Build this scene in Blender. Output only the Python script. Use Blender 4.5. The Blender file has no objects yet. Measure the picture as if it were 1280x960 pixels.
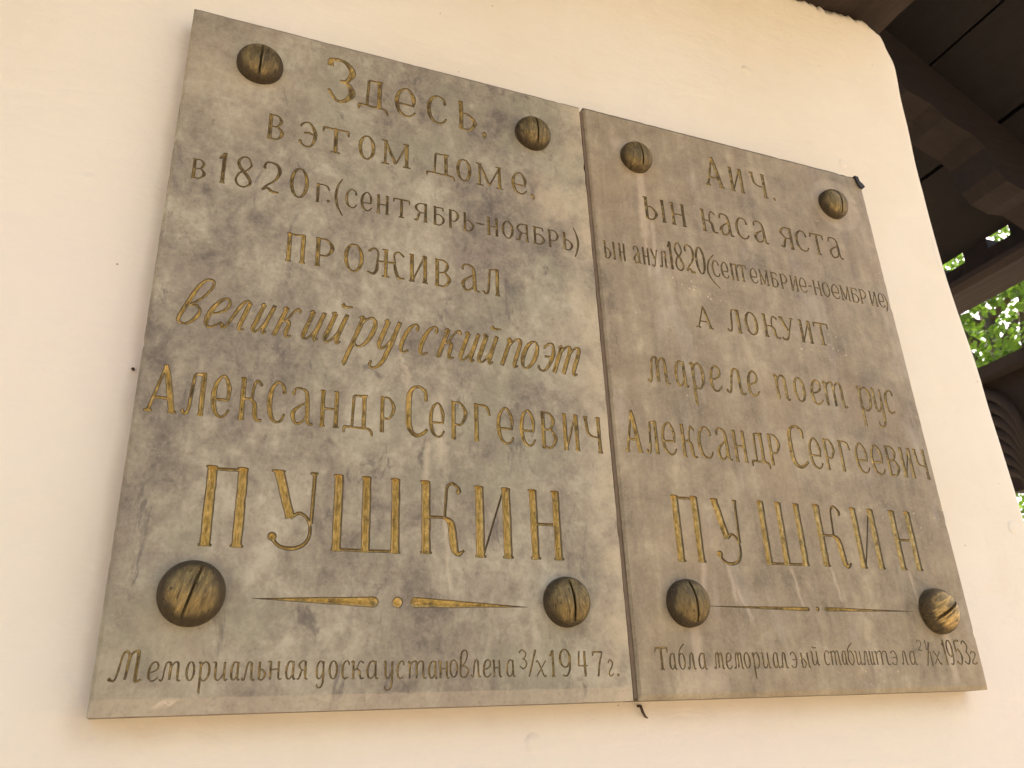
import bpy, bmesh, math, random
import numpy as np
from mathutils import Vector, Matrix, noise
from mathutils.geometry import delaunay_2d_cdt

S = bpy.context.scene
C = S.collection
R = math.radians
random.seed(7)
Z0 = 1.62            # height of the plaques' lower edge above the ground

# ------------------------------------------------------------------ camera
cam = bpy.data.cameras.new('camera')
cam.sensor_width = 36.0
cam.lens = 28.607
cam.clip_start = 0.02
cam.clip_end = 900
co = bpy.data.objects.new('camera', cam)
C.objects.link(co)
rx, dn, fw = (Vector(v) for v in [[0.928219, -0.369838, -0.040357], [0.110859, 0.37851, -0.918935], [0.355133, 0.848499, 0.39234]])
m = Matrix((rx, -dn, -fw)).transposed().to_4x4()
m.translation = Vector([0.06502, -0.90711, -0.02734]) + Vector((0, 0, Z0))
co.matrix_world = m
S.camera = co
cam.dof.use_dof = True
cam.dof.focus_distance = 1.12
cam.dof.aperture_fstop = 11

# ------------------------------------------------------------------ light
SUN_DIR = Vector((0.36, 0.42, 0.83)).normalized()      # towards the light
el = math.asin(SUN_DIR.z)
W = bpy.data.worlds.new('World')
S.world = W
W.use_nodes = True
wn = W.node_tree.nodes
sky = wn.new('ShaderNodeTexSky')
sky.sky_type = 'NISHITA'
sky.sun_disc = False
sky.sun_elevation = el
sky.sun_rotation = math.atan2(SUN_DIR.x, SUN_DIR.y)
sky.air_density = 0.7
sky.dust_density = 8.0
sky.ozone_density = 0.0
W.node_tree.links.new(sky.outputs[0], wn['Background'].inputs[0])
wn['Background'].inputs[1].default_value = 0.15
sl = bpy.data.lights.new('sun', 'SUN')
sl.energy = 2.0
sl.angle = R(0.5)
sl.color = (1.0, 0.92, 0.80)
so = bpy.data.objects.new('sun', sl)
so.rotation_euler = SUN_DIR.to_track_quat('Z', 'Y').to_euler()
C.objects.link(so)
S.view_settings.view_transform = 'Standard'
S.view_settings.look = 'None'
S.view_settings.gamma = 1
S.view_settings.exposure = 1.84
S.cycles.max_bounces = 8
S.cycles.diffuse_bounces = 5

# ------------------------------------------------------------------ helpers
def tag(o, label=None, cat=None, group=None, kind=None):
    if label: o['label'] = label
    if cat: o['category'] = cat
    if group: o['group'] = group
    if kind: o['kind'] = kind
    return o

def empty(name, loc):
    o = bpy.data.objects.new(name, None)
    o.location = loc
    o.empty_display_size = 0.1
    C.objects.link(o)
    return o

def mesh(name, verts, faces, mats, parent=None, smooth=False, loc=None):
    me = bpy.data.meshes.new(name)
    me.from_pydata([tuple(v) for v in verts], [], [tuple(f) for f in faces])
    for mt in (mats if isinstance(mats, (list, tuple)) else [mats]):
        me.materials.append(mt)
    if smooth:
        me.polygons.foreach_set('use_smooth', [True] * len(me.polygons))
    me.update()
    o = bpy.data.objects.new(name, me)
    C.objects.link(o)
    if parent: o.parent = parent
    if loc is not None: o.location = loc
    return o

class MB:
    """collects boxes, prisms and tubes for ONE mesh"""
    def __init__(s): s.v = []; s.f = []
    def add(s, v, f):
        n = len(s.v)
        s.v += [tuple(p) for p in v]
        s.f += [tuple(i + n for i in q) for q in f]
    def box(s, a, b):
        x0, y0, z0 = a; x1, y1, z1 = b
        s.add([(x0,y0,z0),(x1,y0,z0),(x1,y1,z0),(x0,y1,z0),(x0,y0,z1),(x1,y0,z1),(x1,y1,z1),(x0,y1,z1)],
              [(3,2,1,0),(4,5,6,7),(0,1,5,4),(1,2,6,5),(2,3,7,6),(3,0,4,7)])
    def prism(s, prof, a, b, ax):
        """polygon prof (2D) swept along axis ax from a to b"""
        n = len(prof)
        def P(q, t):
            return (q[0], t, q[1]) if ax == 1 else ((t, q[0], q[1]) if ax == 0 else (q[0], q[1], t))
        s.add([P(q, a) for q in prof] + [P(q, b) for q in prof],
              [tuple(range(n)), tuple(range(2*n-1, n-1, -1))] + [(i, i+n, (i+1) % n + n, (i+1) % n) for i in range(n)])
    def tube(s, pts, rad, n=8):
        pts = [Vector(p) for p in pts]
        rings = []
        for i, p in enumerate(pts):
            t = (pts[min(i+1, len(pts)-1)] - pts[max(i-1, 0)]).normalized()
            u = t.orthogonal().normalized() if i == 0 else (u - t * u.dot(t)).normalized()
            w = t.cross(u)
            r = rad[i] if isinstance(rad, (list, tuple)) else rad
            rings.append([p + (u*math.cos(k*2*math.pi/n) + w*math.sin(k*2*math.pi/n))*r for k in range(n)])
        v = [q for r in rings for q in r]
        f = [tuple(range(n-1, -1, -1)), tuple(range((len(pts)-1)*n, len(pts)*n))]
        for i in range(len(pts)-1):
            for k in range(n):
                f.append((i*n+k, i*n+(k+1) % n, (i+1)*n+(k+1) % n, (i+1)*n+k))
        s.add(v, f)
    def build(s, name, mat, parent=None, smooth=False, loc=None):
        o = mesh(name, s.v, s.f, mat, parent, smooth, loc)
        bm = bmesh.new(); bm.from_mesh(o.data)
        bmesh.ops.recalc_face_normals(bm, faces=bm.faces)
        bm.to_mesh(o.data); bm.free()
        return o

class NT:
    """short-hand for building a node material"""
    def __init__(s, name):
        s.m = bpy.data.materials.new(name)
        s.m.use_nodes = True
        s.t = s.m.node_tree
        s.b = s.t.nodes['Principled BSDF']
        s.tc = s.t.nodes.new('ShaderNodeTexCoord')
    def n(s, typ, **k):
        o = s.t.nodes.new(typ)
        for a, v in k.items(): setattr(o, a, v)
        return o
    def link(s, a, b): s.t.links.new(a, b)
    def inp(s, sock, v):
        if hasattr(v, 'links') or isinstance(v, bpy.types.NodeSocket): s.link(v, sock)
        else: sock.default_value = v
    def math(s, op, a, b=0.0, c=None, clamp=False):
        o = s.n('ShaderNodeMath', operation=op, use_clamp=clamp)
        s.inp(o.inputs[0], a); s.inp(o.inputs[1], b)
        if c is not None: s.inp(o.inputs[2], c)
        return o.outputs[0]
    def noise(s, scale, detail=4, rough=0.55, dist=0.0, vec=None, stretch=None, off=(0,0,0), rot=None):
        v = vec or s.tc.outputs['Object']
        mp = s.n('ShaderNodeMapping')
        s.link(v, mp.inputs[0])
        mp.inputs['Location'].default_value = off
        if stretch: mp.inputs['Scale'].default_value = stretch
        if rot: mp.inputs['Rotation'].default_value = rot
        o = s.n('ShaderNodeTexNoise')
        s.link(mp.outputs[0], o.inputs['Vector'])
        o.inputs['Scale'].default_value = scale
        o.inputs['Detail'].default_value = detail
        o.inputs['Roughness'].default_value = rough
        o.inputs['Distortion'].default_value = dist
        return o.outputs['Fac']
    def voronoi(s, scale, vec=None, stretch=None, feature='F1'):
        mp = s.n('ShaderNodeMapping')
        s.link(vec or s.tc.outputs['Object'], mp.inputs[0])
        if stretch: mp.inputs['Scale'].default_value = stretch
        o = s.n('ShaderNodeTexVoronoi', feature=feature)
        s.link(mp.outputs[0], o.inputs['Vector'])
        o.inputs['Scale'].default_value = scale
        return o
    def ramp(s, fac, stops):
        o = s.n('ShaderNodeValToRGB')
        s.link(fac, o.inputs[0])
        e = o.color_ramp.elements
        while len(e) < len(stops): e.new(0.5)
        for q, (p, c) in zip(e, stops):
            q.position = p
            q.color = (c, c, c, 1) if isinstance(c, (int, float)) else (*c, 1)
        return o.outputs[0]
    def mix(s, fac, a, b, mode='MIX'):
        o = s.n('ShaderNodeMix', data_type='RGBA', blend_type=mode)
        s.inp(o.inputs[0], fac)
        for sock, v in ((o.inputs[6], a), (o.inputs[7], b)):
            if isinstance(v, bpy.types.NodeSocket): s.link(v, sock)
            else: sock.default_value = (*v, 1)
        return o.outputs[2]
    def smooth(s, x, a, b):
        o = s.n('ShaderNodeMapRange', interpolation_type='SMOOTHSTEP')
        s.inp(o.inputs[0], x)
        o.inputs[1].default_value = a; o.inputs[2].default_value = b
        return o.outputs[0]
    def bump(s, h, strength, dist=0.01, prev=None):
        o = s.n('ShaderNodeBump')
        o.inputs['Strength'].default_value = strength
        o.inputs['Distance'].default_value = dist
        s.link(h, o.inputs['Height'])
        if prev is not None: s.link(prev, o.inputs['Normal'])
        s.link(o.outputs[0], s.b.inputs['Normal'])
        return o.outputs[0]
    def out(s, col, rough=0.6, metal=0.0, spec=0.5):
        s.inp(s.b.inputs['Base Color'], col if isinstance(col, bpy.types.NodeSocket) else (*col, 1))
        s.inp(s.b.inputs['Roughness'], rough)
        s.inp(s.b.inputs['Metallic'], metal)
        s.b.inputs['Specular IOR Level'].default_value = spec
        return s.m
    def xz(s):
        if not hasattr(s, '_x'):
            sp = s.n('ShaderNodeSeparateXYZ')
            s.link(s.tc.outputs['Object'], sp.inputs[0])
            s._x = (sp.outputs[0], sp.outputs[1], sp.outputs[2])
        return s._x
    def blot(s, x0, x1, z0, z1, soft=0.008, lean=0.0, wob=None, wobs=0.01):
        """mask of a stain with a soft edge, upright or leaning"""
        x, y, z = s.xz()
        if wob is not None:
            x = s.math('ADD', x, s.math('MULTIPLY', s.math('SUBTRACT', wob, 0.5), wobs))
            z = s.math('ADD', z, s.math('MULTIPLY', s.math('SUBTRACT', wob, 0.5), wobs * 1.5))
        cx, hx = (x0+x1)/2, (x1-x0)/2
        cz, hz = (z0+z1)/2, (z1-z0)/2
        xx = s.math('SUBTRACT', x, cx)
        if lean: xx = s.math('SUBTRACT', xx, s.math('MULTIPLY', s.math('SUBTRACT', z, cz), lean))
        a = s.math('ABSOLUTE', xx); b = s.math('ABSOLUTE', s.math('SUBTRACT', z, cz))
        ma = s.n('ShaderNodeMapRange', interpolation_type='SMOOTHSTEP')
        s.link(a, ma.inputs[0]); ma.inputs[1].default_value = hx + soft; ma.inputs[2].default_value = max(hx - soft, 0)
        mb = s.n('ShaderNodeMapRange', interpolation_type='SMOOTHSTEP')
        s.link(b, mb.inputs[0]); mb.inputs[1].default_value = hz + soft*2; mb.inputs[2].default_value = max(hz - soft*2, 0)
        return s.math('MULTIPLY', ma.outputs[0], mb.outputs[0])
    def disc(s, cx, cz, r0, r1, wob=None, wobs=0.01):
        x, y, z = s.xz()
        a = s.math('SUBTRACT', x, cx); b = s.math('SUBTRACT', z, cz)
        d = s.math('SQRT', s.math('ADD', s.math('MULTIPLY', a, a), s.math('MULTIPLY', b, b)))
        if wob is not None: d = s.math('ADD', d, s.math('MULTIPLY', s.math('SUBTRACT', wob, 0.5), wobs))
        ma = s.n('ShaderNodeMapRange', interpolation_type='SMOOTHSTEP')
        s.link(d, ma.inputs[0]); ma.inputs[1].default_value = r1; ma.inputs[2].default_value = r0
        return ma.outputs[0]
    def maxm(s, L):
        r = L[0]
        for q in L[1:]: r = s.math('MAXIMUM', r, q)
        return r

# ------------------------------------------------------------------ materials
def mat_plaster():
    t = NT('limewashed_plaster')
    a = t.noise(1.7, 5, 0.6)
    b = t.noise(9, 5, 0.6, 0.6)
    fine = t.noise(90, 4, 0.6)
    col = t.ramp(a, [(0.3, (0.775, 0.708, 0.540)), (0.52, (0.81, 0.756, 0.600)), (0.72, (0.81, 0.736, 0.610))])
    col = t.mix(t.math('MULTIPLY', t.smooth(b, 0.55, 0.78), 0.45), col, (0.77, 0.685, 0.505))
    # little dark fly specks and pin holes
    v = t.voronoi(26)
    wn_ = t.noise(300, 2)
    gate = t.math('LESS_THAN', t.noise(4.1, 3, off=(3, 1, 7)), 0.48)
    dots = t.math('MULTIPLY', t.math('LESS_THAN', t.math('ADD', v.outputs['Distance'], t.math('MULTIPLY', wn_, 0.03)), 0.046), gate)
    v2 = t.voronoi(11)
    dots2 = t.math('LESS_THAN', t.math('ADD', v2.outputs['Distance'], t.math('MULTIPLY', wn_, 0.02)), 0.021)
    col = t.mix(t.math('MULTIPLY', t.math('MAXIMUM', dots, dots2), 0.7), col, (0.16, 0.11, 0.07))
    # darker bands below the plaques and along their left edge (object space = world here)
    x, y, z = t.xz()
    wob = t.noise(30, 4)
    dark_band = t.maxm([
        t.blot(-0.02, 1.17, Z0 - 0.012, Z0 + 0.01, 0.012, 0, wob, 0.012),
        t.blot(-0.012, 0.03, Z0 + 0.0, Z0 + 0.9, 0.008, 0, wob, 0.012)])
    col = t.mix(t.math('MULTIPLY', dark_band, 0.30), col, (0.40, 0.30, 0.20))
    crack = t.voronoi(1.6, stretch=(1, 1, 1.6), feature='DISTANCE_TO_EDGE')
    cw = t.noise(5, 6, 0.7)
    cr = t.math('LESS_THAN', t.math('ADD', crack.outputs['Distance'], t.math('MULTIPLY', cw, 0.012)), 0.0045)
    cg = t.smooth(t.noise(2.3, 2, off=(5, 5, 5)), 0.56, 0.66)
    cr = t.math('MULTIPLY', cr, cg)
    col = t.mix(t.math('MULTIPLY', cr, 0.22), col, (0.45, 0.33, 0.22))
    h = t.math('ADD', t.math('MULTIPLY', b, 0.7), t.math('MULTIPLY', fine, 0.10))
    brush = t.noise(22, 5, 0.65, 0.3, stretch=(0.5, 1, 1.6), rot=(0, 0.5, 0))
    h = t.math('ADD', h, t.math('MULTIPLY', brush, 0.35))
    blob = t.voronoi(6.5)
    h = t.math('ADD', h, t.math('MULTIPLY', t.smooth(blob.outputs['Distance'], 0.09, 0.04), 0.4))
    h = t.math('SUBTRACT', h, t.math('MULTIPLY', t.math('MAXIMUM', dots2, cr), 0.25))
    t.bump(h, 0.5, 0.010)
    return t.out(col, 0.85, 0, 0.2)

def mat_marble(right):
    t = NT('taupe_stone' if right else 'mottled_marble')
    wob = t.noise(60, 4)
    if not right:
        big = t.noise(8.5, 5, 0.62, 0.7, stretch=(1, 1, 0.8), rot=(0, 0.7, 0))
        mid = t.noise(24, 6, 0.68, 0.5, off=(2, 3, 1), stretch=(1.4, 1, 0.85), rot=(0, 0.9, 0))
        sm = t.noise(70, 6, 0.72, 0.3, off=(6, 1, 3))
        mixn = t.math('ADD', t.math('ADD', t.math('MULTIPLY', big, 0.42), t.math('MULTIPLY', mid, 0.33)), t.math('MULTIPLY', sm, 0.25))
        col = t.ramp(mixn, [(0.40, (0.150, 0.126, 0.094)), (0.455, (0.226, 0.196, 0.140)), (0.505, (0.290, 0.257, 0.182)),
                            (0.56, (0.372, 0.338, 0.240)), (0.63, (0.47, 0.43, 0.315))])
        hue = t.noise(6.5, 5, 0.62, off=(8, 1, 4))
        col = t.mix(t.math('MULTIPLY', t.smooth(hue, 0.52, 0.62), 0.42), col, (0.285, 0.282, 0.188))
        col = t.mix(t.math('MULTIPLY', t.smooth(t.noise(9, 5, 0.65, off=(1, 9, 4)), 0.55, 0.68), 0.42), col, (0.262, 0.206, 0.160))
        dark = t.noise(15, 6, 0.7, 0.8, off=(7, 7, 2), stretch=(1.7, 1, 0.75), rot=(0, 0.75, 0))
        col = t.mix(t.math('MULTIPLY', t.smooth(dark, 0.57, 0.68), 0.72), col, (0.118, 0.100, 0.082))
        # paler, cleaner areas: upper left and down the right-hand edge
        pale = t.maxm([t.blot(0.55, 0.62, -0.1, 1.0, 0.034, 0, wob, 0.03),
                       t.math('MULTIPLY', t.disc(0.53, 0.70, 0.02, 0.075, mid, 0.18), 0.9),
                       t.math('MULTIPLY', t.disc(0.06, 0.80, 0.02, 0.15, mid, 0.25), 0.55),
                       t.math('MULTIPLY', t.disc(0.05, 0.04, 0.02, 0.10, mid, 0.2), 0.5),
                       t.math('MULTIPLY', t.disc(0.57, 0.45, 0.02, 0.09, mid, 0.2), 0.6)])
        pale = t.math('MULTIPLY', pale, t.smooth(t.noise(18, 5, 0.65, off=(4, 4, 4)), 0.28, 0.62))
        col = t.mix(t.math('MULTIPLY', pale, 0.75), col, (0.541, 0.461, 0.308))
        runs = t.maxm([t.blot(0.326, 0.331, 0.235, 0.30, 0.004, 0.06, wob, 0.01),
                       t.blot(0.352, 0.356, 0.12, 0.215, 0.003, -0.08, wob, 0.012),
                       t.blot(0.342, 0.35, 0.28, 0.37, 0.008, 0.0, wob, 0.02),
                       t.blot(0.296, 0.30, 0.36, 0.45, 0.004, -0.2, wob, 0.02)])
        col = t.mix(t.math('MULTIPLY', runs, 0.45), col, (0.572, 0.495, 0.352))
        scuff = t.blot(0.060, 0.075, 0.0085, 0.0135, 0.002, 1.3, wob, 0.006)
        col = t.mix(t.math('MULTIPLY', scuff, 0.8), col, (0.707, 0.611, 0.448))
        col = t.mix(1.0, col, (1.0, 0.985, 0.93), 'MULTIPLY')
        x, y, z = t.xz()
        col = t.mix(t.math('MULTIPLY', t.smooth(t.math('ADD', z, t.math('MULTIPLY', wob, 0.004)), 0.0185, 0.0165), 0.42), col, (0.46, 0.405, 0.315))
    else:
        big = t.noise(5.0, 5, 0.6, 0.5, off=(3, 2, 8))
        ver = t.noise(26, 5, 0.62, 0.3, stretch=(1.7, 1, 0.22), off=(1, 2, 3))
        mid = t.noise(30, 6, 0.7, 0.4)
        mixn = t.math('ADD', t.math('ADD', t.math('MULTIPLY', big, 0.40), t.math('MULTIPLY', ver, 0.25)), t.math('MULTIPLY', mid, 0.35))
        col = t.ramp(mixn, [(0.41, (0.187, 0.152, 0.095)), (0.465, (0.256, 0.212, 0.133)), (0.525, (0.315, 0.264, 0.167)), (0.61, (0.435, 0.370, 0.240))])
        warm = t.noise(6, 4, off=(9, 9, 1))
        col = t.mix(t.math('MULTIPLY', t.smooth(warm, 0.5, 0.68), 0.35), col, (0.312, 0.228, 0.128))
        # lime runs below the bolts and the big letters, as they lie on the stone (x from the seam)
        runs = t.maxm([
            t.blot(0.083, 0.097, 0.665, 0.795, 0.004, 0.03, wob, 0.010),
            t.blot(0.100, 0.106, 0.610, 0.70, 0.004, 0.0, wob, 0.010),
            t.blot(0.086, 0.089, 0.60, 0.68, 0.003, 0.0, wob, 0.008),
            t.math('MULTIPLY', t.blot(0.045, 0.075, 0.825, 0.85, 0.006, 0, wob, 0.015), 1.0),
            t.math('MULTIPLY', t.disc(0.500, 0.822, 0.050, 0.058, wob, 0.008), 0.55),
            t.blot(0.110, 0.117, 0.130, 0.172, 0.004, 0.1, wob, 0.008),
            t.blot(0.155, 0.159, 0.115, 0.170, 0.004, -0.12, wob, 0.012),
            t.blot(0.170, 0.173, 0.09, 0.14, 0.004, -0.4, wob, 0.012),
            t.blot(0.083, 0.098, 0.015, 0.088, 0.004, -0.03, wob, 0.010),
            t.blot(0.060, 0.125, 0.004, 0.032, 0.010, 0, wob, 0.03),
            t.blot(0.512, 0.524, 0.01, 0.08, 0.005, 0.0, wob, 0.010),
            t.blot(0.262, 0.265, 0.11, 0.165, 0.003, -0.2, wob, 0.008),
            t.blot(0.332, 0.335, 0.12, 0.165, 0.003, -0.2, wob, 0.008),
            t.blot(0.475, 0.478, 0.12, 0.165, 0.003, -0.1, wob, 0.008)])
        col = t.mix(t.math('MULTIPLY', runs, 0.45), col, (0.582, 0.485, 0.344))
        pit = t.voronoi(95)
        gate = t.smooth(t.noise(7, 3, 0.6, off=(2, 8, 5), stretch=(0.6, 1, 2.0)), 0.58, 0.66)
        pits = t.math('MULTIPLY', t.math('LESS_THAN', t.math('ADD', pit.outputs['Distance'], t.math('MULTIPLY', wob, 0.2)), 0.26), gate)
        col = t.mix(t.math('MULTIPLY', pits, 0.6), col, (0.645, 0.543, 0.376))
        haze = t.blot(0.568, 0.60, -0.1, 1.0, 0.012, 0, wob, 0.012)
        col = t.mix(t.math('MULTIPLY', haze, 0.30), col, (0.478, 0.407, 0.280))
        col = t.mix(1.0, col, (1.0, 0.985, 0.945), 'MULTIPLY')
        lt = t.noise(9, 6, 0.68, 0.4, stretch=(1.3, 1, 0.5), off=(2, 5, 5))
        col = t.mix(t.math('MULTIPLY', t.smooth(lt, 0.55, 0.68), 0.38), col, (0.43, 0.375, 0.285))
        dk = t.noise(12, 6, 0.7, 0.4, stretch=(1.5, 1, 0.45), off=(7, 2, 1))
        col = t.mix(t.math('MULTIPLY', t.smooth(dk, 0.56, 0.70), 0.40), col, (0.185, 0.152, 0.108))
    fine = t.noise(230, 5, 0.7)
    col = t.mix(t.math('MULTIPLY', t.smooth(fine, 0.5, 0.72), 0.26), col, (0.520, 0.446, 0.304))
    col = t.mix(t.math('MULTIPLY', t.smooth(fine, 0.47, 0.30), 0.34), col, (0.135, 0.112, 0.080))
    # dark brown upper arris; slab sides darkened behind the face
    x, y, z = t.xz()
    ed = t.math('MULTIPLY', t.math('GREATER_THAN', z, 0.8938 if not right else 0.8948), 0.75)
    col = t.mix(ed, col, (0.104, 0.068, 0.036))
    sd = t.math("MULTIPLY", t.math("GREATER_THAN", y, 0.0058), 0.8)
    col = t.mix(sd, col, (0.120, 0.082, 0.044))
    t.bump(t.math('ADD', t.math('MULTIPLY', mid, 0.6), t.math('MULTIPLY', fine, 0.3)), 0.25, 0.004)
    return t.out(col, t.math('ADD', t.math('MULTIPLY', mid, 0.25), 0.42), 0, 0.35)

def mat_gild():
    t = NT('worn_gilding')
    at = t.n('ShaderNodeAttribute', attribute_type='GEOMETRY', attribute_name='cut')
    cut = at.outputs['Fac']                       # depth of the cut in mm
    wr = t.n('ShaderNodeAttribute', attribute_type='OBJECT', attribute_name='wear')
    wear = wr.outputs['Fac']
    a = t.noise(75, 5, 0.65)
    b = t.noise(320, 4, 0.65, stretch=(1, 1, 0.35))
    gold = t.ramp(b, [(0.32, (0.320, 0.230, 0.072)), (0.5, (0.590, 0.448, 0.155)), (0.68, (0.88, 0.700, 0.320))])
    dirt_shade = t.mix(a, (0.036, 0.025, 0.012), (0.120, 0.086, 0.046))
    lost = t.smooth(t.math('ADD', t.math('MULTIPLY', a, 0.75), t.math('ADD', t.math('MULTIPLY', b, 0.25), wear)), 0.46, 0.62)
    ew = t.n('ShaderNodeAttribute', attribute_type='OBJECT', attribute_name='rim')
    rel = t.math('DIVIDE', t.math('ADD', cut, t.math('MULTIPLY', t.math('SUBTRACT', a, 0.5), 0.6)), ew.outputs['Fac'])
    edge = t.smooth(rel, 1.0, 0.45)
    lost = t.math('MAXIMUM', t.math('MULTIPLY', lost, 0.88), t.math('MULTIPLY', edge, 0.94))  # worn gold, plus soiling and shade painted along the cut edges
    col = t.mix(lost, gold, dirt_shade)
    metal = t.math('MULTIPLY', t.math('SUBTRACT', 1.0, lost), 0.35)
    t.bump(b, 0.3, 0.001)
    return t.out(col, t.math('ADD', 0.30, t.math('MULTIPLY', lost, 0.35)), metal, 0.5)

def mat_brass(seed, wear, tint=(0.31, 0.222, 0.078)):
    t = NT('hammered_brass')
    off = (seed * 3.1, seed * 1.7, seed * 2.3)
    a = t.noise(48, 4, 0.6, 0.6, off=off)
    ang = 0.25 + 0.12 * ((seed * 7) % 5 - 2)
    s1 = t.noise(85, 5, 0.62, 0.9, stretch=(2.0, 1, 0.38), rot=(0, ang, 0), off=off)
    fine = t.noise(400, 3, 0.6, off=off)
    col = t.ramp(t.math('ADD', s1, wear), [(0.26, (0.075, 0.054, 0.024)), (0.44, (0.165, 0.118, 0.045)), (0.60, tint), (0.78, tuple(min(1, c * 1.6) for c in tint))])
    col = t.mix(t.math('MULTIPLY', t.smooth(a, 0.5, 0.68), 0.40), col, (0.095, 0.072, 0.034))
    s2 = t.noise(150, 4, 0.6, 1.4, stretch=(2.4, 1, 0.35), rot=(0, ang + 0.5, 0), off=off)
    col = t.mix(t.math('MULTIPLY', t.smooth(s2, 0.585, 0.64), 0.65), col, tuple(min(1, c * 1.9) for c in tint))
    s3 = t.noise(120, 4, 0.6, 1.0, stretch=(2.2, 1, 0.4), rot=(0, ang - 0.4, 0), off=(off[1], off[0], off[2]))
    col = t.mix(t.math('MULTIPLY', t.smooth(s3, 0.60, 0.65), 0.8), col, (0.045, 0.033, 0.017))
    # tarnish round the skirt (object space: y runs from the wall to the crown)
    x, y, z = t.xz()
    r = t.math('SQRT', t.math('ADD', t.math('MULTIPLY', x, x), t.math('MULTIPLY', z, z)))
    rim = t.smooth(t.math('ADD', r, t.math('MULTIPLY', t.math('SUBTRACT', a, 0.5), 0.008)), 0.0210, 0.0285)
    col = t.mix(t.math('MULTIPLY', rim, 0.85), col, (0.060, 0.045, 0.026))
    h = t.math('ADD', t.math('ADD', t.math('MULTIPLY', s1, 0.8), t.math('MULTIPLY', a, 0.7)), t.math('ADD', t.math('MULTIPLY', s2, 0.5), t.math('MULTIPLY', fine, 0.12)))
    t.bump(h, 0.9, 0.0045)
    return t.out(col, t.math('ADD', 0.42, t.math('MULTIPLY', rim, 0.25)), 0.55, 0.5)

def mat_wood(name, c0, c1, axis):
    t = NT(name)
    st = [9.0, 9.0, 9.0]; st[axis] = 0.7
    g = t.noise(4.5, 6, 0.65, 0.5, stretch=st)
    k = t.noise(6, 4)
    col = t.mix(g, c0, c1)
    col = t.mix(t.math('MULTIPLY', t.smooth(k, 0.5, 0.75), 0.4), col, tuple(c * 0.55 for c in c0))
    t.bump(t.math('ADD', g, t.math('MULTIPLY', k, 0.5)), 0.5, 0.008)
    return t.out(col, 0.75, 0, 0.25)

def simple(name, c, rough=0.6, metal=0.0, var=0.3, scale=40):
    t = NT(name)
    n = t.noise(scale, 5, 0.6)
    col = t.mix(n, tuple(q * (1 - var) for q in c), tuple(min(1, q * (1 + var)) for q in c))
    t.bump(n, 0.3, 0.003)
    return t.out(col, rough, metal)

def mat_leaf():
    t = NT('vine_leaf')
    oi = t.n('ShaderNodeAttribute', attribute_type='GEOMETRY', attribute_name='tone')
    col = t.ramp(oi.outputs['Fac'], [(0.0, (0.045, 0.105, 0.014)), (0.6, (0.085, 0.17, 0.022)), (1.0, (0.15, 0.24, 0.035))])
    t.out(col, 0.5, 0, 0.4)
    tr = t.n('ShaderNodeBsdfTranslucent')
    t.link(t.mix(0.5, col, (0.22, 0.38, 0.03)), tr.inputs[0])
    ms = t.n('ShaderNodeMixShader')
    ms.inputs[0].default_value = 0.5
    t.link(t.b.outputs[0], ms.inputs[1]); t.link(tr.outputs[0], ms.inputs[2])
    t.link(ms.outputs[0], t.t.nodes['Material Output'].inputs[0])
    return t.m

M_PLASTER = mat_plaster()
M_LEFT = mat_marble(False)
M_RIGHT = mat_marble(True)
M_GILD = mat_gild()
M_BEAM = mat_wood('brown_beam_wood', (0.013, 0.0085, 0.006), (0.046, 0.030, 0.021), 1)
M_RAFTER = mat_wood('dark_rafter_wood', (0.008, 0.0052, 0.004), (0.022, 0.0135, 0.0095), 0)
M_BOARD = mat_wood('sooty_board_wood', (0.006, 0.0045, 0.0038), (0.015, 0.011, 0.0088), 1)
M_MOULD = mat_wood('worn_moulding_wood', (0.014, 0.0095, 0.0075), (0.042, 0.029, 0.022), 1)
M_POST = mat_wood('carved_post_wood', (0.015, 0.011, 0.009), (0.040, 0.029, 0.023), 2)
M_LEAF = mat_leaf()
M_BARK = simple('bark', (0.10, 0.075, 0.05), 0.9, 0, 0.5, 12)
M_RUST = simple('rusty_iron', (0.085, 0.05, 0.03), 0.8, 0.2, 0.5, 400)
M_MORTAR = simple('dirty_mortar', (0.17, 0.125, 0.08), 0.9, 0, 0.35, 60)
M_RUBBER = simple('black_mastic', (0.022, 0.019, 0.016), 0.7, 0, 0.3, 200)
M_PAVE = simple('dusty_paving', (0.33, 0.27, 0.195), 0.95, 0, 0.2, 1.2)

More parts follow.
